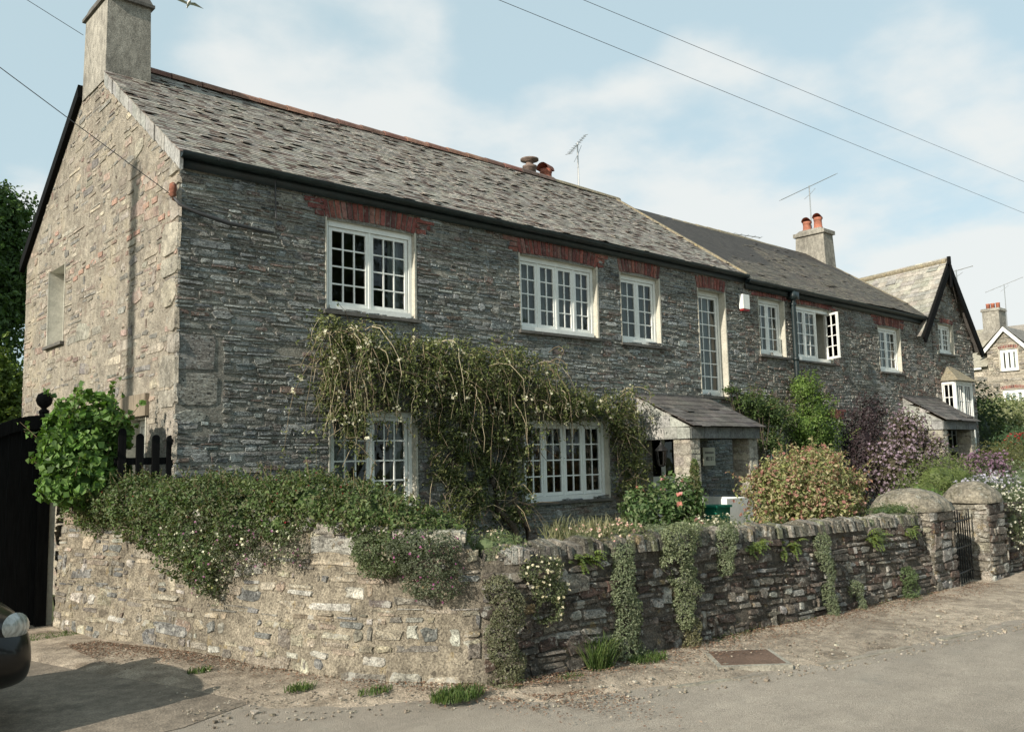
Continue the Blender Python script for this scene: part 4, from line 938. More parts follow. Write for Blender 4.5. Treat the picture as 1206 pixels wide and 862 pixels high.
# ------------------------------------------------------------------ timber gate and fence at the left
tg = thing('timber_gate', (-1.9, 1.25, 0), 'tall black boarded timber gate with a curved top left of the stone wall', 'gate')
a = MB(); x_ = -3.4
def gtopz(x): return 1.45 + .75 * math.sqrt(max(0, 1 - ((x + .93) / .78) ** 2))
while x_ < -.96:
    b_ = min(x_ + .115, -.93)
    z1, z2 = gtopz(x_), gtopz(b_)
    a.add([(x_ + .003, 1.25, .06), (b_ - .003, 1.25, .06), (b_ - .003, 1.28, .06), (x_ + .003, 1.28, .06), (x_ + .003, 1.25, z1 - .03), (b_ - .003, 1.25, z2 - .03), (b_ - .003, 1.28, z2 - .03), (x_ + .003, 1.28, z1 - .03)], BOXF); x_ = b_
a.build('board', M['black_wood'], tg)
a = MB(); xs = np.linspace(-3.4, -.93, 22)
for p, q in zip(xs, xs[1:]):
    za, zb = gtopz(p), gtopz(q); a.add([(p, 1.20, za - .14), (q, 1.20, zb - .14), (q, 1.249, zb - .14), (p, 1.249, za - .14), (p, 1.20, za), (q, 1.20, zb), (q, 1.249, zb), (p, 1.249, za)], BOXF)
a.build('curved_rail', M['black_wood'], tg)
a = MB(); box(a, -.93, -.83, 1.18, 1.30, .02, 2.22); a.build('gate_post', M['black_wood'], tg)
a = MB(); lathe(a, (-.90, 1.24, 2.22), [(.05, 0), (.05, .03), (.025, .05), (.03, .06), (.065, .09), (.082, .14), (.065, .20), (.01, .228)], 16); a.build('ball_finial', M['black_wood'], tg, smooth=True)
a = MB(); box(a, -.825, -.765, 1.22, 1.30, .02, 1.6); tag(a.build('white_post', M['cream'], origin=(-.8, 1.26, 0)), 'thin cream painted post squeezed between black gate and stone wall end', 'post')
pf = thing('picket_fence', (-.25, .02, 1.0), 'short black picket fence between the ivy bush and the house corner', 'fence')
for k, xp in enumerate((-.50, -.33, -.175, -.03)):
    a = MB(); h = (2.02, 1.97, 1.96, 1.955)[k]; y_ = .02; w = .036; n = 6
    vs = [(xp - w, y_, .95), (xp + w, y_, .95), (xp + w, y_, h - .04)] + [(xp + w * math.cos(t), y_, h - .04 + w * math.sin(t)) for t in [math.pi * q / n for q in range(1, n)]] + [(xp - w, y_, h - .04)]
    m_ = len(vs); a.add(vs + [(p[0], p[1] + .025, p[2]) for p in vs], [list(range(m_)), list(range(m_, 2 * m_))[::-1]] + [[i, (i + 1) % m_, m_ + (i + 1) % m_, m_ + i] for i in range(m_)]); a.build('picket', M['black_wood'], pf)
a = MB(); box(a, -.56, .0, .046, .08, 1.66, 1.73); box(a, -.56, .0, .046, .08, 1.1, 1.17); a.build('rail', M['black_wood'], pf)

# manhole cover
mh = MB(); q4 = [(2.74, -4.42), (3.16, -4.70), (2.80, -5.10), (2.38, -4.80)]
mh.add([(x_, y_, gz(x_) - .02) for x_, y_ in q4] + [(x_, y_, gz(x_) + .047) for x_, y_ in q4], BOXF)
mo = mh.build('manhole_cover', M['rust'], None, origin=(2.77, -4.75, 0)); tag(mo, 'square rusty inspection cover set in the gravel verge', 'cover')
a = MB(); cxx, cyy = 2.77, -4.755
for p, q in zip(q4, q4[1:] + q4[:1]):
    po = (cxx + (p[0] - cxx) * 1.16, cyy + (p[1] - cyy) * 1.16); qo = (cxx + (q[0] - cxx) * 1.16, cyy + (q[1] - cyy) * 1.16)
    a.add([(p[0], p[1], gz(p[0]) - .02), (q[0], q[1], gz(q[0]) - .02), (qo[0], qo[1], gz(qo[0]) - .02), (po[0], po[1], gz(po[0]) - .02), (p[0], p[1], gz(p[0]) + .044), (q[0], q[1], gz(q[0]) + .044), (qo[0], qo[1], gz(qo[0]) + .042), (po[0], po[1], gz(po[0]) + .042)], BOXF, (.3, .28, .23))
a.build('surround', M['kerb'], mo)

# ------------------------------------------------------------------ cars
def car(loc, rz, paint, label, L=3.9, W=1.66):
    t = thing('parked_car', loc, label, 'car')
    # side profile (x forward, z) and half width at each station
    sec = [(1.95, .30, .62, .52), (1.92, .24, .70, .66), (1.78, .22, .80, .75), (1.45, .20, .90, .80), (1.0, .20, .96, .82), (.62, .20, .99, .83), (0.0, .20, .98, .83), (-.9, .20, .98, .83), (-1.5, .22, .98, .81), (-1.85, .26, .92, .76), (-1.95, .34, .8, .66)]
    b = MB(); n = 12; vs = []
    for x, zl, zh, w in sec:
        zm = (zl + zh) / 2
        for k in range(n):
            a = 2 * math.pi * (k + .5) / n; e = 3.2; c_, s_ = math.cos(a), math.sin(a); r = 1 / ((abs(c_) ** e + abs(s_) ** e) ** (1 / e))
            vs.append((x, c_ * r * w, zm + s_ * r * (zh - zl) / 2))
    fs = [[i * n + k, i * n + (k + 1) % n, (i + 1) * n + (k + 1) % n, (i + 1) * n + k] for i in range(len(sec) - 1) for k in range(n)] + [list(range(n))[::-1], [(len(sec) - 1) * n + k for k in range(n)]]
    b.add(vs, fs)
    BASE[t.name] = (0, 0, 0); ob = b.build('body', paint, t, smooth=True)
    s = ob.modifiers.new('round', 'SUBSURF'); s.levels = 2; s.render_levels = 2
    g = MB(); st = [(.95, .97, .70, .97), (.35, 1.36, .62, .97), (-.4, 1.44, .62, .97), (-1.1, 1.38, .60, .97), (-1.75, 1.0, .66, .97)]
    vs = []
    for x, zt, w, zb in st: vs += [(x, -.78, .95), (x, -w, zt - .05), (x, -w * .85, zt), (x, w * .85, zt), (x, w, zt - .05), (x, .78, .95)]
    fs = [[i * 6 + k, i * 6 + k + 1, (i + 1) * 6 + k + 1, (i + 1) * 6 + k] for i in range(4) for k in (0, 1, 3, 4)]
    g.add(vs, fs + [[k, k + 1, 7 + k, 6 + k] for k in (2,)] + [[18 + k, 19 + k, 25 + k, 24 + k] for k in (2,)]); g.build('window_glass', M['carglass'], t)
    r = MB(); r.add([vs[6 * i + k] for i in (1, 2, 3) for k in (1, 2, 3, 4)], [[i * 4 + k, i * 4 + k + 1, (i + 1) * 4 + k + 1, (i + 1) * 4 + k] for i in range(2) for k in range(3)])
    for i in (0, 1, 3):
        for sgn in (0, 5):
            p0 = Vector(vs[6 * i + sgn]); p1 = Vector(vs[6 * (i + 1) + (1 if sgn == 0 else 4)]) if i == 0 else Vector(vs[6 * i + (1 if sgn == 0 else 4)])
            tube(r, [p0, p1], .03, 6)
    r.build('roof', paint, t)
    for x in (1.18, -1.2):
        for sy in (-1, 1):
            w = MB(); prof = [(.20, -.09), (.30, -.085), (.315, -.05), (.315, .05), (.30, .085), (.20, .09)]
            lathe(w, (x, sy * .72, .315), prof, 24, axis=(0, 1, 0)); wo_ = w.build('tyre', M['tyre'], t, smooth=True)
            w = MB(); lathe(w, (x, sy * .74, .315), [(.20, -.07), (.20, .075), (.05, .06)], 20, axis=(0, sy, 0)); w.build('rim', M['aluminium'], wo_)
    for sy in (-1, 1):
        h = MB(); k = 7; vs = []
        for i in range(k):
            for j in range(k):
                u_, v_ = i / (k - 1) * 2 - 1, j / (k - 1) * 2 - 1; rr = math.sqrt(max(0, 1 - (u_ * u_ + v_ * v_) / 2)); uu, vvv = u_ * math.sqrt(1 - v_ * v_ / 2), v_ * math.sqrt(1 - u_ * u_ / 2)
                dome = max(0, 1 - uu * uu - vvv * vvv)
                vs.append((1.83 + .03 * dome - .07 * uu * 1.3, sy * (.63 + uu * .085 + .02 * dome), .665 + vvv * .085 + uu * .01))
        h.add(vs, [[i * k + j, (i + 1) * k + j, (i + 1) * k + j + 1, i * k + j + 1] for i in range(k - 1) for j in range(k - 1)]); ho = h.build('headlight', M['headlight'], t, smooth=True)
    p = MB(); box(p, 1.93, 1.965, -.40, .40, .40, .44); box(p, 1.90, 1.955, -.34, .34, .585, .61); p.build('grille', M['iron'], t)
    t.rotation_euler[2] = rz
    return t
M['headlight'] = mat('headlamp lens', (.34, .35, .33), .12, [(14, (1, 4, 1), .35)], spec=.8, coat=1)
car((-3.82, -2.02, 0), R(-3), M['carpaint'], 'black parked car, only its rounded nose and headlight showing before the timber gate')
car((21.7, .9, .34), R(97), M['carpaint_blue'], 'pale blue parked car glimpsed through the far porch')

# ------------------------------------------------------------------ plants by the house
def fac_cut(y=-.02): return lambda P: P[:, 1] < y
ivy = [(-.76, .38, 1.78, .38, .36, .36), (-.72, .38, 2.06, .35, .34, .31), (-.80, .30, 1.50, .36, .32, .25), (-.55, .32, 1.95, .24, .24, .26), (-.95, .34, 1.95, .20, .2, .26), (-.62, .3, 1.6, .3, .25, .22)]
bush('ivy_bush', (-.74, .5, 1.2), ivy, 'rounded glossy green ivy bush on top of the wall beside the timber gate', 'bush', [(.085, .17, .03), (.11, .20, .04), (.06, .12, .025), (.14, .23, .06)], .07, 1100, .95, .4, .16, shoots=34)
hed = []
for i in range(26):
    u_ = .45 + (cum[6] + .05 - .45) * i / 25; p, d = wpt(u_); N_ = Vector((d.y, -d.x, 0)); q = p - N_ * (.22 + .1 * math.sin(i * 1.9)); zt = 1.30 - .05 * math.sin(i) if i < 22 else 1.30 - .07 * (i - 21)
    q = q - N_ * (.10 if i > 15 else 0); hed.append((q.x, q.y, zt - .02 + (.03 if i > 15 else 0), .32 + .05 * math.sin(i * 2.3), .33, (.24 if i < 16 else .20) + .03 * math.sin(i * 3.1)))
for (u_, n_, z_, r_, rz_) in ((1.0, .0, 1.32, .2, .22), (1.45, .03, 1.20, .22, .25), (1.95, .05, 1.12, .24, .28), (2.45, .08, 1.0, .26, .32), (2.75, .1, .86, .2, .28), (3.05, .04, 1.12, .22, .2), (3.5, .02, 1.14, .2, .16)):
    q = WPf(u_, n_, z_); hed.append((q.x, q.y, q.z, r_, r_, rz_))
bush('cotoneaster_hedge', (-.2, -1.5, 1.0), hed, 'long low dark green hedge with small red berries spilling over the pale wall', 'hedge', [(.075, .12, .035), (.095, .14, .045), (.06, .085, .03), (.125, .155, .06), (.10, .095, .045)], .036, 2300, .6, .3, .22,
     flowers=[('berries', [(.26, .03, .03), (.20, .03, .03)], .016, .004)], stemn=40, shoots=260)
fl = []
for (u_, z_, r_) in ((2.35, 1.0, .17), (2.6, .84, .18), (2.85, .70, .15), (3.1, .95, .2), (3.4, 1.0, .18), (2.7, 1.05, .2), (3.75, 1.0, .16)):
    q = WPf(u_, .13, z_); fl.append((q.x, q.y, q.z, r_, r_ * .8, r_ * 1.1))
bush('trailing_daisies', (.0, -2.2, .8), fl, 'trailing plant with tiny cream and pink flowers hanging down the pale wall', 'plant', [(.08, .105, .05), (.11, .13, .07), (.09, .09, .06)], .022, 3300, .4, .5, .3,
     flowers=[('cream_flowers', [(.66, .65, .52)], .020, .035), ('pink_flowers', [(.38, .18, .30)], .017, .016)], stemn=0, inner=False)

# climber over the ground floor windows
vt = thing('flowering_climber', (4.2, -.15, .4), 'tangled climber with dry hanging stems and pale blossoms over the two lower windows', 'climber')
VE = [(1.85, -.16, 3.02, .40, .22, .30), (2.4, -.18, 2.92, .5, .26, .27), (3.1, -.2, 2.85, .55, .30, .34), (3.85, -.24, 2.75, .55, .34, .42), (4.45, -.22, 2.75, .5, .30, .38), (4.95, -.18, 2.55, .35, .24, .27),
      (5.45, -.16, 2.47, .35, .18, .18), (6.0, -.16, 2.42, .35, .18, .2), (6.55, -.2, 2.32, .35, .22, .27), (6.80, -.18, 1.95, .28, .2, .42), (6.80, -.2, 1.4, .30, .24, .5),
      (3.55, -.18, 2.2, .38, .24, .48), (4.3, -.16, 2.05, .36, .2, .52), (3.35, -.16, 1.6, .24, .2, .5), (4.45, -.14, 1.45, .26, .16, .45), (1.72, -.12, 2.5, .20, .14, .35), (3.6, -.16, 1.1, .3, .2, .35), (4.5, -.14, 1.0, .25, .15, .3), (3.95, -.1, 1.5, .5, .07, .7), (3.15, -.14, 2.25, .22, .16, .35), (2.0, -.14, 2.15, .26, .12, .38), (2.6, -.14, 2.45, .4, .14, .2), (4.72, -.14, 2.0, .16, .12, .4), (6.62, -.14, 2.0, .16, .12, .35), (5.6, -.12, 2.25, .5, .12, .14)]
P, Q = shell(VE, 1500, .75, .42, lambda P: (P[:, 1] < -.03) & (np.sin(P[:, 0] * 11 + P[:, 2] * 5) * np.sin(P[:, 2] * 9 - P[:, 0] * 4) < .38), seed=3)
a = MB(); leaves(a, P, Q, .05, [(.13, .155, .05), (.08, .105, .03), (.20, .21, .09), (.06, .08, .03)], .5, .7, .35); a.build('foliage', M['foliage'], vt)
a = MB(); b = MB(); d_ = []
def strand(mb, p, ln, out, sway, r=.005, col=(.30, .25, .16)):
    pts = [Vector(p)]; q = Vector(p); dirx = rnd.uniform(-1, 1) * sway
    for k in range(9):
        t_ = k / 8; q = q + Vector((dirx * .3 * (1 - t_) + rnd.uniform(-.055, .055), -out * .16 * (1 - t_) ** 2 + rnd.uniform(-.012, .014), -ln / 9 * (.2 + 1.2 * t_) + (.06 * (1 - 4 * t_) if t_ < .25 else 0)))
        if q.y > -.05: q.y = -.05
        pts.append(q.copy())
    tube(mb, pts, [r * (1 - .6 * i / 9) for i in range(10)], 5, vary(col, .25), cap=False); return pts
tips = []
for i in range(520):   # tangle of woody twigs going every way
    e = VE[rnd.randrange(len(VE))]; q = Vector((e[0] + rnd.uniform(-.8, .8) * e[3], min(-.04, e[1] + rnd.uniform(-.7, .8) * e[4]), e[2] + rnd.uniform(-.8, .7) * e[5])); d = Vector((rnd.uniform(-1, 1), rnd.uniform(-.5, .2), rnd.uniform(-1.1, .5))).normalized(); L_ = rnd.uniform(.15, .5); p1 = q + d * L_ * .5 + Vector((rnd.uniform(-.05, .05), 0, rnd.uniform(-.03, .05))); p2 = q + d * L_ + Vector((0, 0, -.08))
    p1.y = min(p1.y, -.03); p2.y = min(p2.y, -.03); tube(a, [q, p1, p2], [.005, .004, .002], 4, vary(rnd.choice([(.17, .13, .09), (.24, .19, .12), (.11, .085, .06), (.30, .25, .17)]), .2), cap=False)
    if rnd.random() < .4: tips.append(tuple(p2))
for i in range(140):
    f = rnd.random()
    if f < .32: x_ = rnd.uniform(1.5, 2.2); z_ = rnd.uniform(2.6, 3.25); ln_ = rnd.uniform(.6, 1.75)
    elif f < .45: x_ = rnd.uniform(2.2, 3.0); z_ = rnd.uniform(2.5, 3.1); ln_ = rnd.uniform(.3, 1.2)
    elif f < .86: x_ = rnd.uniform(3.0, 5.0); z_ = rnd.uniform(2.5, 3.1); ln_ = rnd.uniform(.4, 1.6)
    else: x_ = rnd.uniform(5.0, 6.8); z_ = rnd.uniform(2.2, 2.6); ln_ = rnd.uniform(.2, .9 if x_ > 6.5 else .35)
    pts = strand(a, (x_, -rnd.uniform(.10, .40), z_), ln_, rnd.uniform(.1, .9), .3, rnd.uniform(.003, .007), rnd.choice([(.30, .25, .16), (.20, .155, .10), (.38, .33, .22), (.14, .11, .07)]))
    for q in pts[1:]:
        for _ in range(rnd.choice((0, 1, 2))): tips.append(tuple(q + Vector((rnd.uniform(-.03, .03), rnd.uniform(-.03, .02), rnd.uniform(-.04, .04)))))
a.build('hanging_stems', M['stem'], vt, smooth=True)
T = np.array(tips); T[:, 1] = np.minimum(T[:, 1], -.04)
b = MB(); leaves(b, np.repeat(T, 4, 0) + nr.normal(size=(len(T) * 4, 3)) * .03, np.tile([-.3, -.6, .2], (len(T) * 4, 1)), .045, [(.12, .15, .045), (.15, .16, .06), (.08, .10, .03)], .45, .8, .5); b.build('trailing_leaves', M['foliage'], vt)
b = MB(); k = nr.random(len(T)) < .07; F_ = T[k]
for s in range(5): leaves(b, F_ + nr.normal(size=F_.shape) * .02, np.tile([-.5, -.8, .1], (len(F_), 1)), .042, [(.62, .60, .47), (.55, .52, .40)], .8, 1.2)
b.build('blossom', M['petal'], vt)
b = MB(); tube(b, [(4.55, -.2, .35), (4.45, -.16, .75), (4.2, -.12, 1.0), (4.15, -.1, 1.35), (4.3, -.1, 1.9), (4.1, -.12, 2.4)], [.05, .045, .04, .035, .03, .02], 8)
tube(b, [(4.62, -.2, .35), (4.65, -.2, .7), (4.45, -.18, 1.05), (4.5, -.14, 1.6), (4.3, -.12, 2.3)], [.035, .03, .028, .024, .015], 7); tube(b, [(4.1, -.12, 2.4), (3.4, -.12, 2.6), (2.5, -.1, 2.75), (1.9, -.1, 2.9)], [.025, .02, .016, .01], 6)
tube(b, [(4.3, -.12, 2.35), (5.2, -.1, 2.5), (6.4, -.1, 2.4)], [.02, .016, .01], 6); b.build('vine_trunk', M['bark'], vt, smooth=True)

# rose bush and upright plant before the porch
bush('rose_bush', (6.2, -1.9, .4), [(5.85, -1.7, 1.0, .38, .4, .40), (5.5, -1.5, .9, .33, .35, .35), (6.15, -1.6, .95, .25, .25, .28)], 'glossy bush with coral and pink blooms left of the near porch', 'bush', [(.06, .11, .035), (.09, .15, .05), (.14, .18, .08)], .07, 620, .6, .45, .25,
     flowers=[('coral_blooms', [(.50, .20, .16), (.52, .26, .26)], .07, .009)])
bush('slender_laurel', (6.24, -1.75, .4), [(6.25, -1.75, .95, .11, .11, .2), (6.25, -1.75, 1.2, .10, .10, .2), (6.26, -1.75, 1.42, .06, .06, .2)], 'slim upright yellow tipped shrub against the near porch post', 'bush', [(.12, .14, .05), (.08, .12, .04), (.20, .19, .10)], .055, 4500, .4, .6, .2, stemn=3)
bush('variegated_shrub', (7.5, -2.6, .4), [(7.2, -2.5, 1.05, .55, .5, .48), (7.85, -2.4, 1.15, .6, .5, .52), (8.5, -2.4, 1.05, .55, .5, .45), (7.55, -2.7, .9, .6, .45, .4), (8.9, -2.3, .9, .4, .4, .35), (8.1, -2.5, 1.45, .3, .3, .25), (7.0, -2.5, 1.3, .28, .3, .22)], 'large rounded shrub with cream, lime and reddish tipped leaves right of the near porch', 'bush',
     [(.24, .25, .10), (.34, .32, .17), (.14, .17, .06), (.30, .17, .12), (.22, .24, .09), (.42, .37, .22)], .06, 1150, .5, .45, .34, shoots=170, shoot_pal=[(.34, .17, .14), (.30, .20, .12)], flowers=[('pink_shoots', [(.36, .17, .15), (.42, .24, .19)], .05, .035)])
bush('wall_creeper', (10.2, -.2, .4), [(9.95, -.2, 2.55, .35, .2, .16), (10.3, -.25, 2.45, .45, .25, .28), (10.75, -.25, 2.3, .35, .28, .3), (10.6, -.25, 1.85, .35, .25, .25), (9.6, -.12, 2.75, .22, .1, .06)], 'dark green creeper on the wall between the near porch and the downpipe', 'climber', [(.05, .085, .025), (.07, .11, .03), (.09, .13, .04)], .05, 850, .6, .5, .34, cut=fac_cut(), stemn=14, shoots=50)
bush('bright_creeper', (11.9, -.2, .4), [(11.75, -.28, 2.85, .35, .28, .32), (12.1, -.3, 2.4, .5, .32, .42), (12.4, -.3, 2.0, .5, .3, .35), (11.7, -.3, 2.1, .45, .3, .45), (12.0, -.3, 1.5, .5, .3, .5)], 'bright yellowish green climbing shrub growing up the downpipe', 'climber', [(.11, .18, .035), (.14, .21, .05), (.08, .13, .03)], .048, 900, .6, .5, .34, cut=fac_cut(), stemn=14, shoots=60)
bush('lilac_shrub', (14.0, -1.6, .5), [(13.2, -1.5, 1.55, .48, .45, .42), (13.5, -1.4, 2.0, .36, .35, .42), (13.85, -1.5, 1.5, .35, .45, .4), (12.8, -1.4, 1.3, .4, .5, .5)], 'tall shrub thick with dusky lilac blossom left of the far porch', 'bush', [(.09, .08, .05), (.07, .075, .035), (.11, .08, .07)], .055, 650, .6, .45, .34, shoots=70,
     flowers=[('lilac_blossom', [(.30, .23, .29), (.24, .18, .23), (.36, .29, .34)], .05, .26)])
bush('copper_shrub', (13.0, -.6, .5), [(13.3, -.6, 1.7, .5, .45, .75), (13.9, -.45, 2.3, .4, .32, .5), (13.0, -.8, 1.2, .45, .4, .5)], 'dark purple leaved shrub in shade behind the lilac against the house wall', 'bush', [(.045, .03, .035), (.06, .04, .045), (.035, .03, .03)], .055, 800, .6, .5, .28)
bush('mallow_shrub', (12.6, -2.9, .5), [(13.1, -2.8, 1.15, .5, .45, .38), (13.6, -2.7, 1.2, .45, .4, .35), (12.7, -2.7, .95, .4, .4, .3)], 'low shrub with dull purple pink blooms before the far porch', 'bush', [(.08, .085, .05), (.06, .06, .035)], .045, 900, .6, .45, .3, flowers=[('mauve_blooms', [(.28, .17, .26), (.22, .14, .2)], .05, .25)])
bush('feathery_shrub', (11.2, -3.0, .4), [(10.6, -2.9, .95, .55, .45, .38), (11.3, -2.8, 1.15, .6, .5, .45), (12.0, -2.8, 1.15, .5, .45, .38), (10.1, -3.1, .8, .4, .35, .3)], 'loose feathery yellow green shrub behind the near gate pillar', 'bush', [(.13, .17, .05), (.16, .19, .07), (.09, .13, .04)], .055, 850, .22, .6, .35, drop=-.3)
bush('leafy_clump', (9.3, -3.2, .4), [(9.2, -3.1, .8, .35, .3, .25), (9.7, -3.2, .85, .35, .3, .25)], 'bright green leafy clump just left of the feathery shrub', 'plant', [(.10, .18, .04), (.13, .21, .05)], .06, 900, .5, .5, .3)
bush('bluebell_patch', (11.6, -3.5, .5), [(10.9, -3.45, .98, .4, .25, .16), (11.6, -3.4, 1.0, .45, .25, .17), (12.4, -3.3, 1.05, .5, .3, .18)], 'patch of pale lavender blue flowers behind the gate opening', 'flowers', [(.08, .12, .06), (.11, .14, .08)], .04, 1200, .25, .6, .35, flowers=[('lavender_flowers', [(.46, .44, .56), (.52, .50, .60)], .045, .12)], stemn=0)
# far right shrubs on the rising garden
bush('dark_laurel', (24.6, 1.8, .5), [(24.3, 1.4, 1.9, .9, .9, 1.6), (24.8, 2.4, 1.9, .8, .8, 1.4)], 'dark green shrub right beside the far corner of the gabled house', 'bush', DARKG, .10, 260, .6, .5, .28, stemr=.03)
bush('pale_variegated_bush', (27, .9, .9), [(27.2, 1.5, 2.6, 1.0, .9, .75), (28.0, 1.7, 2.5, .9, .9, .7), (26.6, .6, 2.2, .8, .8, .6)], 'pale yellow variegated bush below the distant house', 'bush', [(.22, .24, .12), (.28, .29, .16), (.15, .18, .07)], .10, 260, .6, .5, .3, stemr=.03)
bush('clipped_juniper', (20, -1.2, .34), [(19.6, -1.2, 1.2, 1.0, .6, .95), (20.8, -1.1, 1.25, 1.0, .7, .95)], 'soft mounded blue green shrub right of the far porch', 'bush', [(.06, .11, .05), (.08, .14, .06)], .07, 500, .3, .5, .15, stemr=.02)
bush('olive_mound', (15.5, -2.3, .34), [(15.4, -2.3, 1.2, .8, .6, .45), (16.6, -2.1, 1.35, .9, .7, .45), (17.6, -1.9, 1.35, .8, .6, .4)], 'broad olive green mound of shrubs above the far gate pillar', 'bush', OLIVE, .05, 700, .5, .5, .3)
bush('grey_daisy_mound', (12.2, -3.4, .5), [(12.6, -3.5, .9, .6, .4, .3), (13.5, -3.3, 1.05, .6, .5, .35), (14.3, -3.1, 1.1, .6, .5, .3)], 'grey green mound of foliage behind the far pillar', 'plant', [(.13, .17, .09), (.10, .14, .06)], .045, 800, .35, .6, .35, flowers=[('pale_flowers', [(.5, .5, .45)], .03, .02)], stemn=0)
bush('white_daisy_mass', (10.8, -4.15, 0), [(10.6, -4.05, .55, .4, .28, .35), (11.1, -4.1, .65, .45, .3, .4), (11.6, -4.1, .5, .5, .3, .45), (10.35, -4.0, .95, .25, .25, .22)], 'mass of small white daisies tumbling over the road wall right of the far pillar', 'flowers', [(.07, .09, .04), (.10, .12, .06)], .03, 1500, .35, .5, .35, flowers=[('white_flowers', [(.68, .66, .58)], .03, .07)], stemn=0)
bush('hedge_block', (33, 4, 1.6), [(32, 3.5, 2.6, 1.6, 1.2, .9), (34, 4.2, 2.7, 1.6, 1.2, .9), (30.5, 2.6, 2.2, 1.2, 1.0, .6)], 'green garden hedge in front of the distant house', 'hedge', GREEN, .10, 260, .6, .4, .15, stemr=.03)
bush('red_azalea', (21.6, -.62, .34), [(21.6, -.62, 1.75, .35, .3, .25)], 'small bush covered in red flowers at the right edge', 'bush', DARKG, .06, 700, .6, .5, .2, flowers=[('red_flowers', [(.5, .02, .05)], .07, .5)])

# ------------------------------------------------------------------ plants growing in and on the boundary wall
def wall_plant(name, u0, z0, z1, w0, w1, label, pal, size=.024, dens=2600, flowers=None, group=None, cat='plant', thick=.09):
    """hanging or climbing cushion on the wall face; u as distance along the wall"""
    n = max(2, int(abs(z0 - z1) / .10)); E = []
    for i in range(n + 1):
        t_ = i / n; w = w0 + (w1 - w0) * t_; q = WPf(u0 + .04 * math.sin(i * 1.7 + u0), .05, z0 + (z1 - z0) * t_)
        p_, d_2 = wpt(u0); E.append((q.x, q.y, q.z, max(.05, w * abs(d_2.x) + thick * abs(d_2.y)), max(.05, w * abs(d_2.y) + thick * abs(d_2.x)), .10))
    q0 = WPf(u0, 0, min(z0, z1)); return bush(name, tuple(q0), E, label, cat, pal, size, dens * 2.6, .55, .35, .2, group, flowers, stemn=0, inner=False)
def ux(x): return cum[8] + (x - .95)
G1 = 'cushion plants on the boundary wall'
wall_plant('wall_cushion', ux(2.02), .85, .02, .10, .17, 'long grey green trailing cushion reaching the ground left of the tapering one', GREYG, .022, 2800, group=G1)
wall_plant('wall_cushion', ux(2.80), .98, .28, .26, .10, 'large tapering grey green cushion hanging in the middle of the dark wall', [(.19, .22, .125), (.16, .19, .10), (.22, .24, .15)], .022, 3000, group=G1)
wall_plant('wall_cushion', ux(2.83), .2, .02, .07, .08, 'small dry brownish cushion at the foot of the large tapering one', [(.18, .17, .10), (.14, .14, .07)], .02, 2500, group=G1)
wall_plant('wall_cushion', ux(.80), .70, .06, .10, .09, 'narrow grey cushion at the corner where the pale wall turns dark', [(.16, .16, .10), (.12, .13, .07)], .02, 2800, group=G1)
wall_plant('wall_cushion', ux(5.15), .78, .0, .11, .07, 'narrow grey green trailing cushion near the right end of the dark wall', GREYG, .022, 2600, group=G1)
wall_plant('wall_cushion', ux(5.75), .26, .0, .09, .09, 'small round cushion low on the wall right of the narrow trailing one', GREYG, .022, 2600, group=G1)
wall_plant('wall_cushion', ux(6.95), .30, .0, .10, .20, 'green cushion at the wall foot just left of the near gate pillar', [(.10, .15, .06), (.13, .17, .08)], .022, 2600, group=G1, thick=.14)
wall_plant('wall_cushion', ux(3.45), .95, .68, .12, .08, 'short pale grey cushion hanging below the slab coping', GREYG, .022, 2600, group=G1)
wall_plant('daisy_clump', ux(1.15), .80, .52, .20, .12, 'clump of cream daisies on the dark wall below the slab coping', [(.09, .11, .05)], .02, 2200, [('cream_flowers', [(.70, .64, .50)], .022, .035)], cat='flowers')
wall_plant('pink_thyme', ux(.25), 1.02, .74, .26, .14, 'greyish mound with small magenta flowers at the top of the wall corner', [(.12, .14, .09), (.09, .11, .06)], .02, 2800, [('magenta_flowers', [(.42, .14, .32)], .016, .012)], cat='flowers', thick=.14)
wall_plant('thyme_mat', ux(-.15), 1.0, .88, .25, .20, 'green mat of foliage on the pale wall top left of the magenta flowers', [(.10, .13, .06), (.13, .16, .08)], .022, 2600)
# ferns
def fern(x, z, label, n=34, s=.12):
    q0 = WPf(ux(x), 0, z); t = thing('wall_fern', tuple(q0), label, 'fern', 'ferns in the boundary wall'); a = MB()
    for i in range(n):
        an = rnd.uniform(-1.5, 1.5); L_ = s * rnd.uniform(.7, 1.3); pts = []; rise = rnd.uniform(-.3, .9)
        b0 = Vector(q0) + Vector((rnd.uniform(-.16, .16), 0, rnd.uniform(-.04, .04)))
        for k in range(8):
            t_ = k / 7; pts.append(b0 + Vector((math.sin(an) * L_ * t_, -L_ * .75 * t_ * math.cos(an * .5), L_ * ((rise + .3) * t_ - .8 * t_ * t_))))
        for k in range(7):
            p0, p1 = pts[k], pts[k + 1]; d = (p1 - p0).normalized(); sd2 = d.cross(Vector((0, -.5, 1))).normalized(); w = .028 * math.sin(math.pi * (k + 1) / 8.5)
            for sg2 in (-1, 1): a.add([tuple(p0), tuple(p0 + sd2 * sg2 * w + d * .008 + Vector((0, 0, -.004))), tuple(p1)], [[0, 1, 2]], vary((.13, .17, .04), .25))
    a.build('frond', M['foliage'], t)
fern(3.98, .80, 'green fern sprouting under the coping in the middle of the dark wall'); fern(4.6, .76, 'green fern just left of the narrow trailing cushion', 30); fern(6.3, .76, 'fern under the coping left of the near gate pillar', 34, .18); fern(7.2, .80, 'fern touching the left face of the near gate pillar', 20); fern(1.7, .84, 'light green fern above the cream daisies', 30)
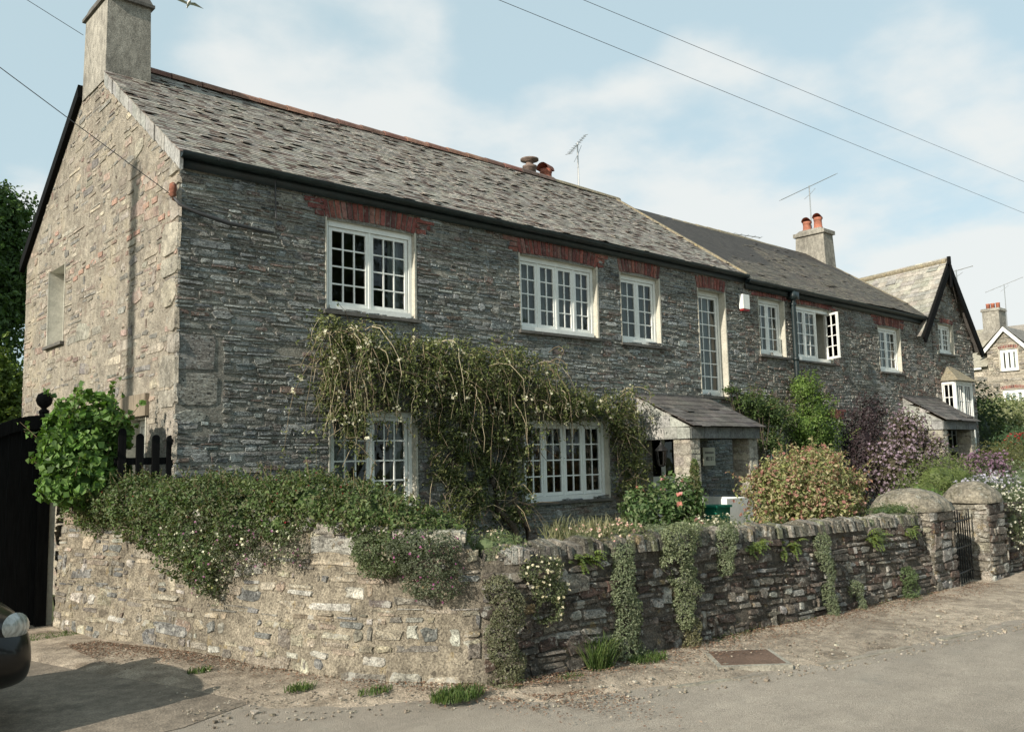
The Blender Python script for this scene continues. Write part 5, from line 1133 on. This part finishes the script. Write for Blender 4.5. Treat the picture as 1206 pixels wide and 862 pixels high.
# grass tufts
def tuft(c, r, h, n, label, pal=GREEN + [(.13, .17, .05)], name='grass_tuft', group='grass tufts along the wall'):
    a = MB()
    for i in range(n):
        t_ = rnd.uniform(0, 6.28); rr = r * math.sqrt(rnd.random()); b0 = Vector((c[0] + math.cos(t_) * rr, c[1] + math.sin(t_) * rr * .6, c[2])); L_ = h * rnd.uniform(.5, 1.2); d = Vector((rnd.uniform(-.6, .6), rnd.uniform(-.6, .4), 1)).normalized(); s = Vector((rnd.uniform(-1, 1), rnd.uniform(-1, 1), 0)).normalized() * .0035
        m_ = b0 + d * L_ * .6; e = m_ + Vector((d.x, d.y, .3)) * L_ * .45
        a.add([tuple(b0 - s), tuple(b0 + s), tuple(m_ + s * .7), tuple(m_ - s * .7)], [[0, 1, 2, 3]], vary(rnd.choice(pal), .3)); a.add([tuple(m_ - s * .7), tuple(m_ + s * .7), tuple(e)], [[0, 1, 2]], vary(rnd.choice(pal), .3))
    return tag(a.build(name, M['foliage'], origin=c), label, 'grass', group)
tuft((.35, -4.10, .03), .2, .10, 650, 'bright grass tuft at the foot of the wall corner by the road'); tuft((1.62, -4.24, .03), .12, .34, 260, 'tall grass blades at the foot of the dark wall'); tuft((2.1, -4.30, .02), .2, .09, 420, 'low grass patch below the long trailing cushion')
tuft((-.95, .55, .03), .28, .05, 500, 'thin green grass strip in front of the timber gate'); tuft((-.28, -3.1, .03), .12, .08, 140, 'small weed at the foot of the pale wall'); tuft((0.05, -3.55, .03), .14, .06, 160, 'weed tuft between the small weed and the road corner'); tuft((-.55, -2.0, .03), .1, .06, 120, 'little weed near the edge of the car shadow')
tuft((1.25, -4.28, .03), .12, .05, 160, 'short grass sprigs just right of the wall corner')
# growth along the wall top
def topmat(x0, x1, label, pal, fl_=None, h=.09, name='wall_top_plant', wr=.2):
    E = []; n = max(2, int((x1 - x0) / .18))
    for i in range(n): x_ = x0 + (x1 - x0) * (i + .5) / n; E.append((x_, -3.85 + .05 * math.sin(i * 2), .98 + .02 * math.sin(i * 3.3) - .012 * (x_ - 1), .15, wr, h * (.7 + .5 * rnd.random())))
    return bush(name, (x0, -3.9, .9), E, label, 'plant', pal, .03, 2200, .3, .5, .35, 'plants on top of the dark wall', fl_, stemn=0)
topmat(.75, 1.15, 'small leafy plant with tiny flowers at the left end of the slab coping', [(.12, .16, .07), (.15, .19, .09)], [('tiny_flowers', [(.6, .5, .4)], .022, .03)], .13)
topmat(1.75, 2.6, 'grassy mat with cream and pink daisies on the slab coping', [(.13, .15, .07), (.16, .17, .09)], [('daisies', [(.72, .62, .50), (.62, .40, .36)], .024, .07)], .10)
topmat(2.65, 3.4, 'grey green mat on the coping above the large tapering cushion', GREYG, None, .07)
topmat(3.5, 4.0, 'small white flowered plant on the coping before the green box', [(.12, .14, .07)], [('white_flowers', [(.7, .66, .55)], .024, .09)], .08)
topmat(7.0, 7.6, 'mossy green growth on the coping beside the near gate pillar', [(.07, .11, .04), (.10, .12, .05)], None, .09)
g_ = tuft((2.1, -3.7, .95), .45, .24, 420, 'wispy seeding grasses behind the coping under the lower window', [(.16, .17, .08), (.22, .21, .12)])
tuft((1.1, -3.6, .9), .25, .2, 200, 'wispy grasses near the end of the hedge', [(.14, .16, .07), (.2, .2, .11)])
bush('garden_ground_cover', (3.5, -2.5, .38), [(1.6, -3.0, .62, .6, .5, .22), (2.6, -3.0, .6, .6, .5, .22), (3.8, -3.0, .6, .7, .5, .22), (5.0, -2.9, .6, .7, .5, .24), (6.1, -2.9, .58, .6, .5, .24)], 'low mixed green planting along the inside of the wall', 'plants', GREEN, .045, 500, .5, .5, .3, stemn=0)

# ------------------------------------------------------------------ trees
def tree(name, base, H, ells, label, pal, size, dens, tr=.18):
    t = thing(name, base, label, 'tree'); a = MB(); top = Vector((base[0], base[1], base[2] + H * .55))
    tube(a, [base, Vector(base).lerp(top, .5) + Vector((.1, .05, 0)), top], [tr, tr * .75, tr * .45], 10)
    for e in ells: tube(a, [Vector(base).lerp(top, rnd.uniform(.5, .95)), (top + Vector(e[:3])) / 2 + Vector((0, 0, -.2)), Vector(e[:3])], [tr * .35, tr * .22, tr * .08], 6)
    a.build('trunk', M['bark'], t); a = MB(); P, Q = shell(ells, dens, .6, .3, None, seed=H * 3); leaves(a, P, Q, size, pal, .6, .7); a.build('crown', M['foliage'], t); return t
tree('dark_tree', (-.3, 17, 0), 9, [(.2, 17, 8.7, 1.3, 1.3, 1.1), (1.6, 17, 8.2, 1.0, 1.0, .9), (2.0, 17, 6.6, 1.0, 1.0, 1.2), (1.0, 17, 6.4, 1.1, 1.1, 1.0), (-.6, 17, 6.3, 1.9, 1.9, 1.5), (.6, 16.5, 7.3, 1.2, 1.2, 1.0), (.9, 17, 5.2, 1.5, 1.5, 1.5), (-.4, 17, 8.2, 1.2, 1.2, .9), (.4, 16.5, 3.6, 1.8, 1.5, 1.4), (1.7, 17.3, 7.0, .8, .8, .8), (-1.8, 17, 7.4, 1.3, 1.3, 1.3)], 'tall dark green tree behind the left end of the house', [(.06, .11, .03), (.075, .13, .035), (.09, .15, .04)], .15, 620)
tree('lime_tree', (-.9, 10.2, 0), 4.2, [(-.6, 10, 3.4, 1.1, 1.0, .9), (.5, 10.0, 2.9, .8, .8, .8), (.5, 10.0, 1.9, .8, .8, .8), (.1, 10.0, 2.6, .9, .9, .9), (-.3, 9.8, 1.7, 1.0, .9, .8), (-1.4, 10, 2.6, 1.0, .9, 1.0), (.15, 10.2, 3.6, .6, .6, .5)], 'bright yellow green leafy tree beside the left edge of the gable', LIME, .10, 900, .12)
# trees and hedge over the road, out of frame behind the camera, mirrored in the panes
for i, (x_, y_, h_) in enumerate(((10, -26, 9), (18.5, -26, 16), (26, -28, 9.5), (36, -30, 10))):
    tree('roadside_tree', (x_, y_, 0), h_, [(x_ + math.cos(k * 1.3) * 2.2, y_ + math.sin(k * 1.3) * 1.5, h_ * (.42 + .11 * k), 2.4, 2.2, 1.6) for k in range(5)], ('broad roadside tree opposite the house, seen only in window reflections, nearest the hedge bend', 'roadside tree second along from the hedge bend, opposite the tall window', 'third roadside tree along from the hedge bend', 'farthest roadside tree opposite the house')[i], GREEN, .28, 50, .25)

# ------------------------------------------------------------------ distant house
dh = thing('distant_house', (45, 7, 1.8), 'sunlit pale stone house with white bargeboard in the far right distance', 'house')
DF = Fr((45, 0, 0), (0, 1, 0), (-1, 0, 0)); a = MB(); U0, U1 = 2.5, 11.5
# coordinates measured along Y on the plane X=45
panel(a, DF, U0, U1, 1.0, 6.0, [(6.9, 7.73, 5.6, 6.7), (6.75, 7.75, 3.55, 4.65)]); gcy, gza, gzb = 7.42, 7.75, 6.55
panel(a, Fr((44.98, 0, 0), (0, 1, 0), (-1, 0, 0)), gcy - 1.0, gcy + .9, 5.4, 6.75, [(6.9, 7.73, 5.6, 6.7)]); a.add([(44.98, gcy + .9, 6.75), (44.98, gcy - 1.0, 6.75), (44.98, gcy, 7.7)], [[0, 1, 2]])
dh_w = a.build('wall_core', M['mortar_gable'], dh)
a = MB(); PLG = [(.30, .275, .22), (.24, .22, .18), (.35, .32, .26), (.20, .19, .16)]
rubble(a, DF.p, lambda v: (U0, U1), 1.1, 6.0, [(gcy - 1.0, gcy + .9, 5.4, 7), (6.7, 7.8, 3.5, 4.85)], (.12, .25), (.25, .6), .015, .04, PLG, .04, .02)
rubble(a, Fr((44.98, 0, 0), (0, 1, 0), (-1, 0, 0)).p, lambda v: (max(gcy - 1.0, gcy - (7.65 - v)), min(gcy + .9, gcy + (7.65 - v))) if v < 7.5 else None, 5.42, 7.5, [(6.87, 7.76, 5.55, 6.9)], (.12, .22), (.2, .5), .015, .04, PLG, .04, .02)
a.build('wall_stone', M['stone_gable'], dh)
window(dh, Fr((44.98, 0, 0), (0, 1, 0), (-1, 0, 0)), 6.9, 7.73, 5.6, 6.7, 3, 1, 1, setback=.08, curtain=[(0, .3)], frame=.07, head=.09, stile=.06); window(dh, DF, 6.75, 7.75, 3.55, 4.65, 3, 1, 1, setback=.08, curtain=[(0, .3)], frame=.07, head=.09, stile=.06)
lintel(dh, Fr((44.98, 0, 0), (0, 1, 0), (-1, 0, 0)), 6.87, 7.76, 6.71, h=.16, side=False, camber=.06); lintel(dh, DF, 6.7, 7.8, 4.67, h=.16, side=False, camber=.06)
a = MB(); box(a, 44.8, 44.88, 8.6, 11.6, 5.78, 5.92); box(a, 44.8, 44.88, 5.2, 6.0, 5.9, 6.02)
for s, L_ in ((1, 1.0), (-1, 1.2)):
    vs = [(0, gcy, 7.85), (0, gcy + s * L_, 7.88 - L_ * 1.1), (0, gcy + s * L_, 7.64 - L_ * 1.1), (0, gcy, 7.62)]
    a.add([(44.85, q[1], q[2]) for q in vs] + [(44.78, q[1], q[2]) for q in vs], BOXF)
a.build('bargeboard', M['white'], dh)
a = MB()
a.add([(44.75, 8.3, 5.9), (44.75, 11.8, 5.9), (48.5, 11.8, 8.3), (48.5, 8.3, 8.3)], [[0, 1, 2, 3]], (.3, .28, .22)); a.add([(44.75, gcy, 7.88), (44.75, gcy + 1.35, 6.55), (48, gcy + 1.35, 6.55), (48.5, gcy, 7.88)], [[0, 1, 2, 3]], (.2, .18, .15))
a.add([(44.75, gcy, 7.88), (44.75, gcy - 1.65, 6.25), (48.5, gcy - 1.65, 6.25), (48.5, gcy, 7.88)], [[0, 1, 2, 3]], (.2, .19, .17)); a.add([(46, U0, 6.6), (46, gcy + 2, 6.6), (48.5, gcy + 2, 8.3), (48.5, U0, 8.3)], [[0, 1, 2, 3]], (.25, .23, .2))
a.add([(48.5, U0, 8.3), (48.5, 11.8, 8.3), (52, 11.8, 5.8), (52, U0, 5.8)], [[0, 1, 2, 3]], (.25, .23, .2)); a.add([(45, 11.5, 1), (52, 11.5, 1), (52, 11.5, 5.9), (48.5, 11.5, 8.2), (45, 11.5, 5.9)], [[0, 1, 2, 3, 4]], (.25, .23, .2))
a.build('roof', M['slate'], dh)
a = MB(); frust(a, 47.3, 48.6, 8.25, 9.55, 6.4, 7.9, .0, .0); frust(a, 47.35, 48.55, 8.35, 9.4, 7.9, 8.1, .08, .12); frust(a, 47.45, 48.45, 8.45, 9.3, 8.1, 9.1, .0, .0); frust(a, 47.4, 48.5, 8.38, 9.37, 9.1, 9.25, .03, .03)
dc = a.build('chimney', M['render'], dh)
for yy in (8.62, 8.88, 9.12): a = MB(); lathe(a, (47.9, yy, 9.23), [(.11, 0), (.10, .28), (.12, .30), (.10, .34)], 10, (.36, .13, .08)); a.build('chimney_pot', M['clay'], dc, smooth=True)

# ------------------------------------------------------------------ aerials, wires, pole, gull
def aerial(base, h, boom_dir, L_, label, tilt=0.25, n=14, el=.16, r=.016):
    t = thing('tv_aerial', base, label, 'aerial', 'television aerials'); b = Vector(base)
    a = MB(); tube(a, [b, b + Vector((0, 0, h))], r, 7); a.build('mast', M['aluminium'], t)
    d = Vector(boom_dir).normalized(); c = b + Vector((0, 0, h - .03)); s = d.cross(Vector((0, 0, 1))).normalized()
    a = MB(); tube(a, [c - d * L_ * .5, c + d * L_ * .5], r * .7, 6)
    for k in range(n): q = c - d * L_ * .5 + d * L_ * k / (n - 1); e_ = el * (1 - .35 * k / n); up_ = s.cross(d).normalized(); tube(a, [q - s * e_ * .5, q + s * e_ * .5], r * .38, 4)
    tube(a, [c - Vector((0, 0, .28)) - d * .2, c - Vector((0, 0, .22)) , c - Vector((0, 0, .12)) + d * .22], r * .4, 5)
    a.build('boom', M['aluminium'], t)
aerial((9.25, 3.0, 6.95), 1.05, (.75, .2, .65), .95, 'slim television aerial on the ridge beside the two rear chimney pots', n=10)
aerial((18.55, 3.1, 6.9), 2.05, (1.0, -.45, .52), 2.0, 'tall television aerial behind the far chimney with the hooded pots', n=20, el=.22)
aerial((16.6, 4.2, 6.8), .74, (.9, -.5, -.1), 1.4, 'aerial lying low just above the dark ridge', n=8, el=.3)
aerial((48.1, 8.3, 8.2), 2.35, (.3, -1, .35), 1.9, 'distant television aerial right of the distant chimney', n=6, el=.4, r=.02)
aerial((30, 3.8, 4.2), 4.0, (.3, -1, .2), 1.1, 'faint aerial just right of the black gable peak', n=4, el=.3, r=.02)
tp_ = thing('telegraph_pole', (-9.5, 0.0, 0), 'tall timber telegraph pole standing left of the house, its shadow on the gable', 'pole')
a = MB(); tube(a, [(-9.5, 0.0, 0), (-9.5, 0.0, 10.1)], [.14, .11], 12); a.build('pole_shaft', M['grey_wood'], tp_, smooth=True); a = MB(); box(a, -9.85, -9.15, -.17, -.12, 9.75, 9.85); a.build('crossarm', M['grey_wood'], tp_)
def wire(p, q, sag, label, r=.008):
    p, q = Vector(p), Vector(q); a = MB(); pts = [p.lerp(q, i / 20) - Vector((0, 0, sag * 4 * (i / 20) * (1 - i / 20))) for i in range(21)]; tube(a, pts, r, 5)
    return tag(a.build('overhead_wire', M['cable'], origin=tuple(p)), label, 'wire', 'overhead wires')
WIRES = True
# gull
gl_ = MB(); c = Vector((7.95, 20, 17.66))
for s in (-1, 1):
    gl_.add([tuple(c), tuple(c + Vector((s * .28, .05, .10))), tuple(c + Vector((s * .62, .1, .0))), tuple(c + Vector((s * .30, .2, .06))), tuple(c + Vector((0, .16, 0)))], [[0, 1, 2, 3, 4]])
gl = tag(gl_.build('seagull', M['feather'], origin=tuple(c)), 'white gull gliding high over the roof near the gable chimney', 'bird')
gb = MB(); lathe(gb, c + Vector((0, -.22, -.02)), [(.01, 0), (.045, .05), (.06, .2), (.05, .35), (.02, .5), (.03, .56)], 8, axis=(.2, 1, 0)); gb.build('bird_body', M['feather'], gl)
wire((-9.5, -.13, 9.80), (-.08, -.02, 4.42), .03, 'service wire from the telegraph pole down to the bracket on the gable corner', .0045)
wire((-9.5, .13, 9.27), (-.05, 3.3, 7.45), .03, 'service wire from the telegraph pole to the gable chimney', .004)
wire((-5, -3, 5.80), (30, -3, 6.69), .02, 'lower of the two long wires crossing the sky on the right', .003)
wire((-5, -3, 6.0), (30, -3, 7.68), .02, 'upper of the two long wires crossing the sky on the right', .003)
# loose grit and small stones on the verge and in the gutter
mb = MB()
for i in range(1700):
    x = rnd.uniform(-1.1, 9); y = ky(x) + rnd.random() ** 2 * 1.3 - .18 if rnd.random() < .6 else rnd.uniform(ky(x), -3.9 if x > .6 else -3.0)
    if y > (-4.2 if x > .6 else -.6 - (x + .6) * 2.9): continue
    s_ = rnd.uniform(.004, .012) * (2 if rnd.random() < .05 else 1); z = gz(x) + (.03 if y > ky(x) + .12 else .003); c = Vector((x, y, z))
    P8 = [tuple(c + Vector((a * s_ * rnd.uniform(.5, 1), b * s_ * rnd.uniform(.5, 1), h * s_ * .8))) for h in (0, 1) for a, b in ((-1, -1), (1, -1), (1, 1), (-1, 1))]
    mb.add(P8, BOXF, vary(rnd.choice([(.32, .28, .22), (.26, .22, .17), (.36, .33, .27), (.2, .17, .13)]), .2))
structure(mb.build('gravel', M['kerb']), 'stuff')

# weeds and moss gathered at the foot of the wall
mb = MB(); n = 5200; xs_ = nr.uniform(-.7, 9, n); keep = (np.sin(xs_ * 3.1) * np.sin(xs_ * 1.27 + 1) + nr.normal(size=n) * .25) > .12; xs_ = xs_[keep]
ys_ = base_y(xs_) - np.abs(nr.normal(size=len(xs_))) * .07 + np.where(xs_ > .75, .02, -.06)
zs_ = np.array([gz(a) for a in xs_]) + .035 + np.abs(nr.normal(size=len(xs_))) * .022
leaves(mb, np.stack([xs_, ys_, zs_], 1), np.tile([0, -.5, 1.], (len(xs_), 1)), .022, [(.08, .12, .035), (.11, .14, .05), (.06, .08, .03), (.13, .12, .06)], .4, .8)
structure(mb.build('weeds', M['foliage']), 'stuff')
